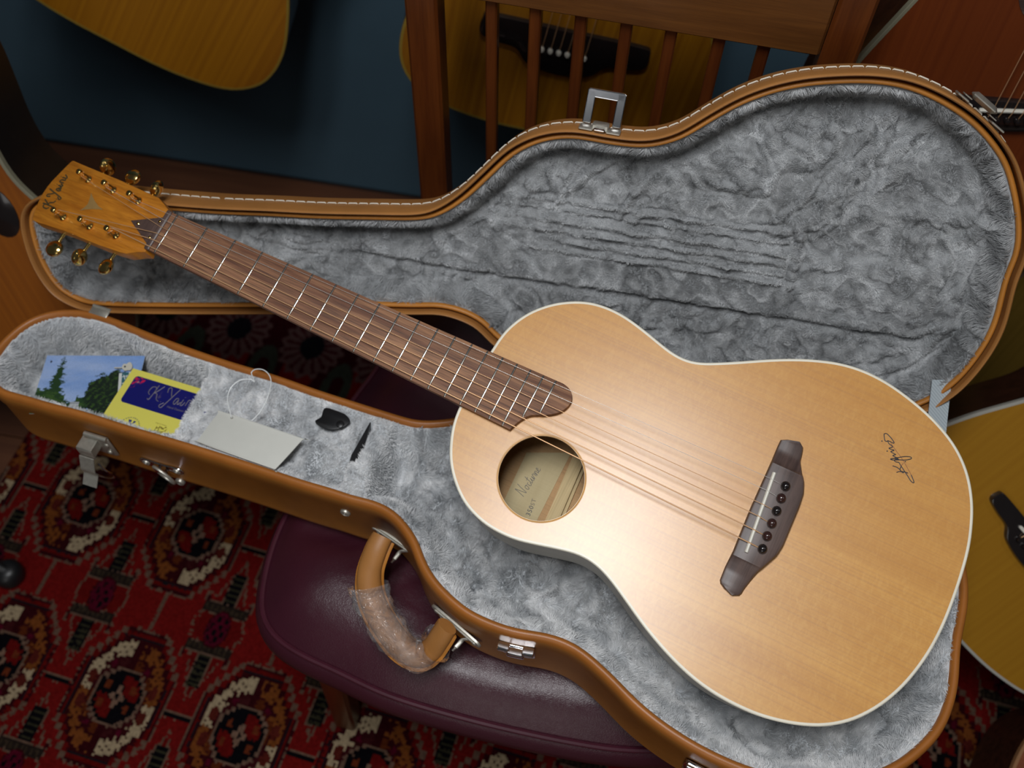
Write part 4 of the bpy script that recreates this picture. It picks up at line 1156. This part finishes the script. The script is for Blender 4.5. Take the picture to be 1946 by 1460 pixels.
mkH('script_logo', logo(hpx(290, 665), hpx(500, 265), HS, .0003, .00075, 1.7), simple('logo_gold', (.085, .065, .03), .35, 0.3, var=.1))
# tuners
posts_low = [(1035, 955), (730, 850), (425, 745)]; posts_up = [(1290, 560), (1000, 435), (715, 310)]
but_low = [(940, 1290), (635, 1182), (345, 1082)]; but_up = [(1490, 445), (1212, 315), (925, 195)]
postpos = {}
for side, PP, BB in ((-1, posts_low, but_low), (1, posts_up, but_up)):
    for i in range(3):
        q = HS.px(hpx(*PP[i]), .001); bpos = HS.px(hpx(*BB[i]), -.014)
        postpos[(side, i)] = q
        m = MB().lathe([(.0044, -.0005), (.0046, .0008), (.0040, .0022), (.0030, .0030), (.0029, .0072), (.0022, .0095), (.0022, .0115), (.0030, .0135), (.0030, .0158), (.0022, .0166), (.0, .0168)], (q[0], q[1], 0), n=20)
        tn = mkH('tuner_post', m, M_['gold'], smooth=50)
        edge_y = q[1] + side * .012
        tp_ = np.array([bpos[0], bpos[1], -.014]); ed = np.array([q[0] + (bpos[0] - q[0]) * .3, bpos[1] - side * .018, -.012])
        m = MB().tube([ed, ed * .5 + tp_ * .5, tp_], [.0028, .0017, .0022], 10)
        m.box((q[0], q[1] + side * .004, -.016), (.014, .016, .006), None, .0015)
        mkH('tuner_shaft', m, M_['gold'])
        # faceted kidney button
        m = MB(); rot_ = [0.5, 1.25, .15, .9, 0.3, 1.4][(i + (3 if side > 0 else 0))]
        nA, nB = 14, 9; V = []
        for j in range(nB + 1):
            ph = -math.pi / 2 + math.pi * j / nB
            for k in range(nA):
                a_ = 2 * math.pi * k / nA
                x = .0112 * math.cos(ph) * math.cos(a_); z = .0058 * math.sin(ph); y = .0088 * math.cos(ph) * math.sin(a_)
                x2, z2 = x * math.cos(rot_) - z * math.sin(rot_), x * math.sin(rot_) + z * math.cos(rot_)
                V.append((tp_[0] + x2, tp_[1] + side * .003 + y, tp_[2] + z2))
        Fc = [(j * nA + k, j * nA + (k + 1) % nA, (j + 1) * nA + (k + 1) % nA, (j + 1) * nA + k) for j in range(nB) for k in range(nA)]
        mkH('tuner_button', m.add(V, Fc), M_['gold'], smooth=30)
# bridge
bpx = lambda x, y: (1350 + x * .22599, 820 + y * .22599)
bo = [(598, 62), (690, 68), (755, 86), (788, 112), (790, 140), (782, 190), (768, 250), (775, 350), (790, 440), (786, 530), (750, 640), (700, 760), (650, 880), (612, 970), (560, 1050), (480, 1120), (400, 1190), (345, 1260), (290, 1330), (262, 1378), (225, 1392), (180, 1378), (120, 1320), (78, 1262), (130, 1130), (195, 1000), (250, 860), (340, 640), (430, 440), (520, 240), (570, 120)]
BP = np.array([GF.px(bpx(*p), -.003)[:2] for p in bo])
yb0 = np.mean([GF.px(bpx(*p), -.001)[1] for p in ((200, 1045), (410, 1145))]); yb1 = np.mean([GF.px(bpx(*p), -.001)[1] for p in ((510, 290), (770, 350))])
ymin, ymax = BP[:, 1].min() + .0002, BP[:, 1].max() - .0002
yy = np.unique(np.concatenate([np.linspace(ymin, ymax, 60), [yb0, yb0 - .0012, yb1, yb1 + .0012]]))
def xr(y):
    c = []
    for i in range(len(BP)):
        a_, b_ = BP[i], BP[(i + 1) % len(BP)]
        if (a_[1] - y) * (b_[1] - y) <= 0 and a_[1] != b_[1]: c.append(a_[0] + (b_[0] - a_[0]) * (y - a_[1]) / (b_[1] - a_[1]))
    return min(c), max(c)
def hz(y):
    if yb0 <= y <= yb1: return .0012
    d_ = (yb0 - y) if y < yb0 else (y - yb1)
    return .0012 - .0040 * min(1, d_ / .012) - .0012 * min(1, d_ / .002) + .0008 * max(0, (d_ - .015) / .02)
V = []; K = 8
for y in yy:
    x0, x1 = xr(y); h = hz(y); b_ = min(.0022, (x1 - x0) * .3); 
    V += [(x0, y, TZ - .0001), (x0, y, h - .0018), (x0 + b_ * .3, y, h - .0004), (x0 + b_ * .8, y, h), (x1 - b_ * 1.6, y, h), (x1 - b_ * .6, y, h - .0009), (x1, y, h - .0035), (x1, y, TZ - .0001)]
Fc = [(i * K + k, i * K + (k + 1) % K, (i + 1) * K + (k + 1) % K, (i + 1) * K + k) for i in range(len(yy) - 1) for k in range(K)]
Fc += [tuple(range(K))[::-1], tuple((len(yy) - 1) * K + k for k in range(K))]
bg_ = make('bridge', MB().add(V, Fc), M_['bridgewood'], gt, smooth=30)
s0_ = GF.px(bpx(541, 345), .004); s1_ = GF.px(bpx(304, 1016), .004)
m = MB().tube([(s0_[0], s0_[1], .0018), (s1_[0], s1_[1], .0018)], .0017, 10, up=(0, 0, 1)); 
V = np.array(m.v); V[:, 2] = .0018 + (V[:, 2] - .0018) * 1.35; m.v = V.tolist()
make('saddle', m, M_['bone'], bg_)
pins = [(632, 460), (595, 562), (557, 668), (517, 773), (477, 880), (438, 988)]
sadp = [(525, 405), (488, 502), (443, 614), (405, 712), (365, 826), (325, 935)]
sgy = []
for i, p in enumerate(pins):
    q = GF.px(bpx(*p), .0035)
    m = MB().lathe([(.0026, -.001), (.0026, .0014), (.0022, .0018), (.0034, .0026), (.0040, .0040), (.0036, .0056), (.0022, .0068), (0, .0072)], (q[0], q[1], 0), n=20)
    make('bridge_pin', m, M_['ebony'] if i in (0, 2, 5) else M_['brownpin'], bg_, smooth=80)
    sp = GF.px(bpx(*sadp[i]), .0042)
    y0 = .0182 - i * .00728
    side, idx = ((1, 0), (1, 1), (1, 2), (-1, 2), (-1, 1), (-1, 0))[i]
    pq = postpos[(side, idx)]; pw = toframe(HS, GF, np.array([[pq[0] + .0028, pq[1] + (-.0028 if side > 0 else .0028), .0112], [pq[0] - .003, pq[1], .0108], [pq[0], pq[1] + side * .003, .0104], [pq[0] + .003, pq[1] - side * .001, .0100]]))
    rr3 = [.00016, .00021, .00030, .00038, .00048, .00058][i]
    pth = [(q[0] - .0025, q[1], .0012), (sp[0], sp[1], .0042), (0, y0, .0008 + rr3), (-.0085, y0, .0004 + rr3)] + [tuple(p_) for p_ in pw]
    m = MB(); m.tube(pth, rr3, 7)
    make('string', m, M_['steel'] if i < 2 else M_['bronze'], gt, smooth=60)
# autograph on the soundboard
spx = lambda x, y: (1660 + x * .08217, 810 + y * .08219)
SIG = [[(265, 345), (250, 270), (245, 190), (270, 175), (310, 180), (400, 270), (470, 370), (465, 395), (430, 385), (350, 345), (290, 355), (262, 330)],
       [(330, 330), (350, 400), (440, 480), (360, 510), (380, 530), (475, 560), (400, 590), (440, 620), (510, 660), (445, 685), (560, 750), (480, 790), (520, 830), (585, 840)],
       [(400, 765), (500, 740), (620, 720), (740, 705), (850, 715), (878, 740), (850, 765), (740, 785), (600, 782), (450, 785), (390, 765), (480, 750), (590, 770)],
       [(585, 840), (640, 930), (760, 1110), (870, 1280), (935, 1305), (900, 1200), (870, 1130)],
       [(440, 920), (530, 950), (600, 1000), (650, 1060), (690, 1080), (705, 1050)],
       [(530, 1075), (600, 1052), (700, 1058), (800, 1090)], [(640, 930), (612, 1000), (640, 1050)]]
SIG2 = [[(870, 1130), (800, 1000), (710, 840), (620, 700), (520, 570), (400, 400)], [(690, 860), (655, 900), (640, 930)]]
m = MB()
for st in SIG: ribbon(m, [GF.px(spx(*p), TZ)[:2] for p in st], .00038, TZ + .0001)
for c in ((195, 347), (315, 580), (735, 822)):
    q = GF.px(spx(*c), TZ); m.lathe([(.0006, 0), (.0006, .0001), (0, .0001)], (q[0], q[1], TZ), n=8)
sg = make('autograph', m, M_['ink'], gt)
m = MB()
for st in SIG2: ribbon(m, [GF.px(spx(*p), TZ)[:2] for p in st], .00022, TZ + .0001)
make('autograph_thin_strokes', m, M_['redink'], sg)

# ================================================================== things lying in the case
cardm = attrmat('printed_card', .35, coat=.3)
def card(name, label, cat, px0, px1, px2, z, W_, H_, paint, nx, ny, th=.0006, group=None):
    o0 = CF.px(px0, z); ex = CF.px(px1, z) - o0; ex /= np.linalg.norm(ex); ey = CF.px(px2, z) - o0; ey -= ex * (ey @ ex); ey /= np.linalg.norm(ey)
    fr = Frame(CF.w(o0), CF.x * ex[0] + CF.y * ex[1], CF.x * ey[0] + CF.y * ey[1], None)
    # y runs down the card; z of this frame may point down -> flip by building at both faces
    up = 1 if fr.z @ CF.z > 0 else -1
    gx = np.linspace(0, W_, nx + 1); gy = np.linspace(0, H_, ny + 1); X, Y = np.meshgrid(gx, gy)
    Zt = np.full_like(X, up * th / 2)
    Xc, Yc = np.meshgrid((gx[:-1] + gx[1:]) / 2, (gy[:-1] + gy[1:]) / 2)
    o = gridmesh(name, nx, ny, np.stack([X, Y, Zt], -1), paint(Xc / W_, Yc / H_), cardm)
    o.matrix_basis = fr.M()
    if up < 0: 
        bm = bmesh.new(); bm.from_mesh(o.data); bmesh.ops.reverse_faces(bm, faces=bm.faces); bm.to_mesh(o.data); bm.free()
    mb = MB().box((W_ / 2, H_ / 2, -up * .0001), (W_, H_, th * .7))
    make('card_back', mb, simple('card_stock_' + name, (.7, .7, .66), .6, var=.02), o, smooth=0)
    tag(o, label, cat, group)
    return o, fr, up
pn1 = Noise([3, 8, 20], 71); pn2 = Noise([5, 14, 40], 72)
def photo(x, y):
    C = np.zeros(x.shape + (3,))
    sky = np.array([.11, .26, .62]); sky2 = np.array([.36, .47, .72])
    k = np.clip(.25 + .13 * pn1(x * .3, y * .45) + (1 - x) * .5 + .25 * y, 0, 1)[..., None]
    C[:] = sky * (1 - k) + sky2 * k
    g1_ = np.array([.020, .05, .018]); g2_ = np.array([.045, .095, .022]); g3 = np.array([.012, .022, .014])
    n = .02 * pn2(x * 2, y * 2) + .012 * NR.randn(*x.shape)
    # tall conical tree
    tw = .075 * np.clip((y - .03) / .62, 0, 1) ** .8
    t = (np.abs(x - .19 + (y - .03) * .03) < tw + n * .8) & (y > .02) & (y < .8)
    C[t] = g1_; 
    hz_ = .66 - .06 * np.sin(x * 9 + 1) + .7 * n
    b = (y > hz_ + .08 * ((x - .3) > 0) * (x < .42)) & (x < .55)
    C[b] = g2_
    dk = b & (pn2(x * 1.5, y * 1.5) > .2); C[dk] = g1_
    t2 = (((x - .66) / .17) ** 2 + ((y - .66) / .33) ** 2 + n * 6 < 1) | (((x - .76) / .12) ** 2 + ((y - .55) / .30) ** 2 + n * 5 < 1) | ((x > .56) & (y > .82 + n))
    C[t2] = g3; C[t2 & (pn2(x * 3.2, y * 2) + .6 * NR.randn(*x.shape) > .9)] = g2_ * .8; C[b & (NR.rand(*x.shape) > .8)] = g1_
    w = (x > .37) & (x < .46) & (y > .80) & (y < 1.0); C[w] = np.array([.42, .45, .47]); C[w & (np.abs(((y - .8) * 22) % 1 - .5) < .12)] = np.array([.2, .22, .25])
    C[(x > .45) & (x < .58) & (y > .9) & (pn2(x * 3, y * 3) > -.2)] = np.array([.05, .08, .16])
    C[((x - .06) / .010) ** 2 + ((y - .11) / .018) ** 2 < 1] = .01
    return C * (1 + .12 * NR.randn(*x.shape)[..., None] * .5)
c1, f1, u1 = card('photo_postcard', 'photo postcard of blue sky and dark green trees in the head of the case', 'postcard', (90, 676), (291, 677), (80, 742), -.026, .1065, .073, photo, 210, 140)
def bookm(x, y):
    C = np.zeros(x.shape + (3,)); C[:] = np.array([.62, .64, .62])
    C[(x > .28) & (x < .80)] = np.array([.04, .13, .155])
    return C
c2, f2, u2 = card('bookmark', 'narrow white bookmark with teal strip and white lettering beside the yellow card', 'bookmark', (226.5, 710), (250, 707), (213, 791), -.0235, .0125, .058, bookm, 12, 40)
mb = text_mb('\u30e4\n\u30a4\n\u30ea\n\u30ae\n\u30bf\n\u30fc', .0074)
V = np.array(mb.v); V[:, 0] -= V[:, 0].min(); V[:, 1] -= V[:, 1].max()
V = np.c_[V[:, 0] + .0034, -V[:, 1] * 1.0 + .003, V[:, 2] + 0]
mb.v = np.c_[V[:, 0], V[:, 1], V[:, 2] * u2 + u2 * .0005].tolist()
make('white_lettering', mb, simple('white_print', (.75, .78, .76), .5, var=0), c2, smooth=0)
# little guitar figure on the top end of the bookmark
def cp(o0): return [f2.l(CF.w(CF.px(p, -.0225)))[:2] for p in o0]
bp2 = lambda x, y: (200 + x * .12333, 680 + y * .12333)
m = MB().prism(smooth_loop(cp([bp2(*p) for p in ((262, 130), (262, 165), (300, 200), (350, 190), (375, 195), (410, 165), (415, 110), (385, 70), (350, 80), (325, 100), (290, 95))]), .0006, 1), -.0002, .0008)
ends = cp([bp2(135, 148), bp2(140, 160), bp2(262, 158), bp2(262, 148)])
m.prism(ends, -.0002, .0008)
if u2 < 0: m.v = [(v[0], v[1], -v[2] - .0004) for v in m.v]
fg = make('guitar_figure', m, simple('figure_print', (.55, .53, .45), .5, var=.1), c2)
q = cp([bp2(305, 140)])[0]
make('figure_soundhole', MB().lathe([(.0012, 0), (.0011, .0013 * u2), (0, .0013 * u2)], (q[0], q[1], u2 * .0002), n=12), M_['ink'], fg)
# yellow card with the navy panel
yo = CF.px((253, 700.3), -.021); 
yx = CF.px((424.4, 752), -.021) - yo; YW = float(np.linalg.norm(yx)) * 1.08; yy_ = CF.px((213, 796), -.021) - yo; YH = float(np.linalg.norm(yy_)) * 1.12
def yc(p):
    q = CF.px(p, -.021) - yo; ex = yx / np.linalg.norm(yx); ey = yy_ - ex * (yy_ @ ex); ey = ey / np.linalg.norm(ey)
    return np.array([q @ ex, q @ ey])
nb0 = yc(bp2(430, 262)); nb1 = yc(bp2(288, 690)); nb2 = yc(bp2(1740, 655)); 
def yellow(x, y):
    X = x * YW; Y = y * YH
    C = np.zeros(x.shape + (3,)); C[:] = np.array([.72, .66, .12])
    x0 = (nb0[0] + nb1[0]) / 2 - .0005; y0 = nb0[1]; y1 = nb1[1]; x1 = YW * 1.1; r = .0035
    dx = np.maximum(np.maximum(x0 + r - X, X - x1 + r), 0); dy = np.maximum(np.maximum(y0 + r - Y, Y - y1 + r), 0)
    nv = np.hypot(dx, dy) < r; C[nv] = np.array([.006, .008, .13])
    n = Noise([180, 400], 91)(X, Y)
    L1 = nv & (X - x0 > .001) & (Y - y0 > .001) & ((X - x0) / .018 + (Y - y0) / .018 < 1) & (n > .35); C[L1] = np.array([.50, .012, .07])
    L2 = nv & (Y > y1 - .010) & (X > YW * .80) & (n > .5); C[L2] = np.array([.5, .012, .07])
    cxy = yc(bp2(365, 1060)); d = np.hypot(X - cxy[0], Y - cxy[1]); an = np.arctan2(Y - cxy[1], X - cxy[0])
    C[(np.abs(d - .0105) < .0007) & (np.sin(an * 26) > -.5) & (np.sin(an * 60) > -.7)] = np.array([.2, .2, .12])
    vx = X - cxy[0]; vy = Y - cxy[1] + .0045
    C[(vy > -.003) & (vy < .004) & (np.abs(vx) < (.004 - vy) * .6 + .0004) & ~((vy < .0005) & (np.abs(vx - .0006) < .0011))] = np.array([.015, .03, .17])
    c2_ = yc(bp2(855, 1105)); g = (np.abs(X - c2_[0]) < .006) & (np.abs(Y - c2_[1]) < .004) & (Noise([260, 600], 93)(X, Y) > .15); C[g] = np.array([.25, .2, .03])
    c3_ = yc(bp2(865, 1030)); g = (np.abs(X - c3_[0]) < .007) & (np.abs(Y - c3_[1]) < .0007) & (np.sin(X * 5200) > 0); C[g] = np.array([.35, .31, .05])
    return C
c3, f3, u3 = card('yellow_card', 'yellow card with navy blue panel and pink flower corner tucked under the box lid', 'card', (253, 700.3), (424.4, 752), (213, 796), -.021, YW, YH, yellow, 330, 230)
class YF: pass
def on3(p): 
    q = f3.l(CF.w(CF.px(p, -.021))); return q[:2]
sil = simple('silver_foil', (.26, .24, .26), .4, .5, var=.1)
A_ = on3(bp2(600, 640)); B_ = on3(bp2(1400, 830)); e = (B_ - A_) / 8.6; n = np.array([e[1], -e[0]]) * 1.5
if (f3.l(CF.w(CF.px(bp2(600, 500), -.021)))[:2] - A_) @ n < 0: n = -n
m = MB()
for st in LOGO: ribbon(m, [A_ + e * x + n * y for x, y in st], .00042, u3 * .0005)
make('silver_script', m, sil, c3)
mb = text_mb('Hand Custom Builders', .01)
V = np.array(mb.v); V[:, 0] -= V[:, 0].min(); wd_ = V[:, 0].max(); A_ = on3(bp2(950, 770)); B_ = on3(bp2(1365, 890)); e = (B_ - A_) / wd_
n = np.array([e[1], -e[0]])
if (f3.l(CF.w(CF.px(bp2(990, 660), -.021)))[:2] - A_) @ n < 0: n = -n
mb.v = [(A_[0] + e[0] * v[0] + n[0] * v[1], A_[1] + e[1] * v[0] + n[1] * v[1], u3 * (.0004 + v[2])) for v in V]
make('small_lettering', mb, sil, c3, smooth=0)
# white swing tag on its nylon loop, lying on the box lid
tz = .0015
tpx = [(413, 788), (426, 784), (574.6, 833.5), (573, 838), (523.6, 891.6), (518, 891), (380, 842), (378, 835)]
P = [CF.px(p, tz)[:2] for p in tpx]
tg = make('swing_tag', MB().prism(smooth_loop(P, .0012, 1), -.0005, .0005, .0002), simple('white_tag_card', (.60, .60, .55), .5, var=.02), smooth=30)
tg.matrix_basis = CF.M() @ Matrix.Translation((0, 0, tz)) @ Matrix.Identity(4)
tag(tg, 'blank white swing tag with rounded corners and a nylon loop beside the black tab', 'tag')
q = CF.px((441, 795), tz)
make('tag_eyelet', MB().lathe([(.0013, .0003), (.0013, .0009), (.0006, .0009), (.0005, .0004)], (q[0], q[1], 0), n=12), M_['nickel'], tg)
lpz = [(441, 795, 0), (436, 779, .004), (432.5, 757, .010), (439, 737, .014), (456, 723, .016), (476, 721, .014), (484, 726, .012), (480, 716, .013), (478, 708, .014), (486, 702, .016), (500, 703, .018), (511, 712, .018), (515, 726, .016), (511, 748, .013), (503, 768, .009), (492, 786, .005), (478, 800, .002)]
pts = [CF.px((a_, b_), tz + z_) - np.array([0, 0, tz]) for a_, b_, z_ in lpz]
make('nylon_loop', MB().tube(crspl(pts, 6, False), .00055, 8), simple('clear_nylon', (.7, .72, .72), .3, var=0), tg)

# ================================================================== instruments behind
bhalf = [(0, 0), (0, .03), (.004, .06), (.02, .105), (.06, .138), (.11, .146), (.16, .141), (.2, .136), (.24, .138), (.28, .155), (.33, .178), (.38, .195), (.42, .198), (.455, .188), (.485, .155), (.5, .1), (.505, .05), (.505, 0)]
DO = smooth_loop(bhalf + [(x, -y) for x, y in bhalf[1:-1]][::-1], .009, 2)
def bgmat(name, c0, c1, rim=None, rough=.3, burst=.15):
    m, nt, b = nmat(name)
    c = mix(nt, ramp(nt, noise(nt, sc=(.6, 60, 1), scale=2.4, det=2), .35, .7), c0, c1)
    if rim is not None:
        tc = nt.nodes.new('ShaderNodeTexCoord'); sp = nt.nodes.new('ShaderNodeVectorMath'); sp.operation = 'MULTIPLY'
        sb = nt.nodes.new('ShaderNodeVectorMath'); sb.operation = 'SUBTRACT'; sb.inputs[1].default_value = (.02, 0, 0)
        sp.inputs[1].default_value = (3.8, 4.6, 0); ln = nt.nodes.new('ShaderNodeVectorMath'); ln.operation = 'LENGTH'
        nt.links.new(tc.outputs['Object'], sb.inputs[0]); nt.links.new(sb.outputs[0], sp.inputs[0]); nt.links.new(sp.outputs[0], ln.inputs[0])
        c = mix(nt, ramp(nt, ln.outputs['Value'], .75, 1.05), c, rim)
    nt.links.new(c, b.inputs['Base Color']); b.inputs['Roughness'].default_value = .45; b.inputs['Coat Weight'].default_value = .15; b.inputs['Coat Roughness'].default_value = .2
    return m
darkside = wood('dark_rosewood_side', (.02, .007, .004), (.05, .016, .008), .3, coat=.5)
def gform(T, az, el, roll):
    a_, e_, r_ = math.radians(az), math.radians(el), math.radians(roll)
    n = np.array([math.sin(a_) * math.cos(e_), -math.cos(a_) * math.cos(e_), math.sin(e_)])
    up = np.array([0, 0, 1.]) - n * n[2]; up /= np.linalg.norm(up); rt = np.cross(up, n)
    ax = up * math.cos(r_) + rt * math.sin(r_)      # towards the neck
    return Frame(T, -ax, np.cross(n, -ax), None)    # x toward the tail
def bgguitar(label, T, el, roll, top, side, bind, az=0, bridge=True, dark=None, brw=.085, neck=True, wide=1.0, saddle=True, guard=None):
    fr = gform(T, az, el, roll)
    o0 = empty('acoustic_guitar', label, 'guitar', fr)
    L = DO - np.array([.37, 0])                     # origin at the bridge
    hc_ = np.array([-.145, 0]); hr = .05
    a_ = np.linspace(0, 2 * math.pi, 40, endpoint=False); HLs = np.stack([hc_[0] + hr * np.cos(a_), hr * np.sin(a_)], 1)
    plate('soundboard', L + normals(L) * -.003, HLs, 0, top, o0)
    make('binding', MB().sweep(L, [(-.0032, -.002), (-.003, .0002), (0, .0002), (.0006, -.0005), (.0006, -.007), (-.001, -.007)]), bind, o0)
    make('sides', MB().sweep(L, [(0, -.006), (0, -.098), (-.004, -.10), (-.006, -.096), (-.003, -.004)]), side, o0)
    make('back', MB().prism(L + normals(L) * -.004, -.101, -.097), side, o0)
    m = MB().sweep(HLs, [(.001, .0002), (.001, .0008), (.006, .0008), (.006, .0002)], closeprof=True); make('rosette', m, M_['bridgewood'], o0)
    if bridge:
        bh = [(-.012, 0), (-.012, brw * .9), (-.008, brw), (.004, brw), (.008, brw * .8), (.010, brw * .55), (.020, brw * .38), (.024, 0)]
        bh = [(x * wide, y) for x, y in bh]
        LB = smooth_loop(bh + [(x, -y) for x, y in bh[1:-1]][::-1], .003, 1)
        b_ = make('bridge', MB().prism(LB, 0, .008, .002), M_['ebony'], o0)
        if saddle: make('saddle', MB().box((-.003, 0, .009), (.0035, .078, .006), [[1, -.05, 0], [.05, 1, 0], [0, 0, 1]], .001), M_['bone'], b_)
        for i in range(6):
            make('bridge_pin', MB().lathe([(.003, .006), (.0036, .010), (.0025, .013), (0, .0135)], (.009, -.027 + i * .0108, 0), n=12), M_['ebony'] if saddle else M_['bone'], b_)
            make('string', MB().tube([(.008, -.027 + i * .0108, .009), (-.003, -.027 + i * .0108, .0125), (-.66, -.018 + i * .0072, .010)], [.0005, .0005, .0005], 5), M_['bronze'], o0)
    else:
        pass
    if guard is not None:
        q = fr.px(guard, .001); a_ = np.linspace(0, 6.283, 24, endpoint=False)
        make('pickguard', MB().prism(np.stack([q[0] + .034 * np.cos(a_), q[1] + .022 * np.sin(a_)], 1), 0, .0015, .0004), M_['ebony'], o0)
    if neck:
        m = MB(); w0_, w1_ = .029, .022
        V = [(-.18, -w0_, .001), (-.18, w0_, .001), (-.67, w1_, .001), (-.67, -w1_, .001), (-.18, -w0_, .008), (-.18, w0_, .008), (-.67, w1_, .008), (-.67, -w1_, .008)]
        m.add(V, [(0, 1, 2, 3), (7, 6, 5, 4), (0, 4, 5, 1), (1, 5, 6, 2), (2, 6, 7, 3), (3, 7, 4, 0)]); make('fretboard', m, M_['rosewood'], o0, smooth=0)
        m = MB().tube([(-.365, 0, -.006), (-.66, 0, -.004)], [.026, .021], 14, flat=.7); make('neck', m, M_['neckwood'], o0)
        m = MB().prism([(-.66, -.024), (-.66, .024), (-.70, .036), (-.84, .034), (-.85, 0), (-.84, -.034), (-.70, -.036)], -.012, .004, .001); make('headstock', m, M_['neckwood'], o0)
    return o0, fr
amber = bgmat('amber_burst', (.25, .090, .002), (.32, .125, .003), (.17, .05, .002))
amber2 = bgmat('amber_top', (.24, .088, .002), (.34, .140, .004), (.12, .035, .001))
redbrown = bgmat('red_brown_top', (.12, .022, .003), (.15, .030, .004))
naturaltop = bgmat('aged_natural_top', (.29, .130, .004), (.32, .150, .006))
brown = bgmat('brown_burst', (.22, .060, .003), (.28, .08, .004), (.13, .03, .003))
olive = bgmat('dark_amber', (.14, .085, .012), (.18, .11, .018))
creamb = simple('aged_binding', (.20, .19, .13), .5, var=.05)
goldb = simple('amber_edge', (.22, .14, .02), .4, var=.05)
bgguitar('amber guitar with rounded lower bout hanging before the dark blue wall', (-.478, 1.09, .643), 7, 33, amber, darkside, goldb, bridge=False)
bgguitar('amber guitar with black moustache bridge seen through the chair back slats', (.049, 1.009, .611), 8, 11.3, amber2, darkside, goldb, brw=.105, wide=1.7, saddle=False)
bgguitar('red-brown guitar with greenish binding and white saddle behind the case lid', (.512, .814, .708), 8, 2.4, redbrown, darkside, creamb)
bgguitar('pale natural-top guitar with black bridge standing right of the case', (.615, .475, .355), 45, 46, naturaltop, darkside, simple('grey_binding', (.35, .34, .3), .5, var=.05))
bgguitar('brown guitar with cream binding at the left end of the case', (-.672, .72, .434), 20, -14, brown, simple('black_side', (.006, .005, .005), .4), creamb, bridge=False, guard=(-6, 402))
bgguitar('dark amber guitar deep in shadow behind the natural-top guitar', (.623, .864, .236), 8, 10, olive, darkside, goldb, bridge=False)
bgguitar('red-brown guitar edge at the lower right corner beyond the rug', (.690, .118, .180), 70, 102.8, bgmat('rust_top', (.16, .04, .012), (.2, .055, .016)), darkside, simple('tan_binding', (.25, .12, .05), .5, var=.05), bridge=False, neck=False)
# black stand foot on the rug
fo = onz((18, 1092), .02)
ft = empty('guitar_stand', 'black guitar stand leg with rubber foot on the rug at the left edge', 'stand', Frame((fo[0], fo[1], .0095), (1, 0, 0), (0, 1, 0), None))
make('rubber_foot', MB().lathe([(.018, 0), (.021, .006), (.021, .020), (.017, .028), (.010, .032), (0, .033)], n=20, sc=(1, 1)), M_['black'], ft, smooth=60)
make('leg', MB().tube([(0, 0, .026), (-.16, .05, .14), (-.24, .10, .32)], .008, 12), M_['black'], ft)
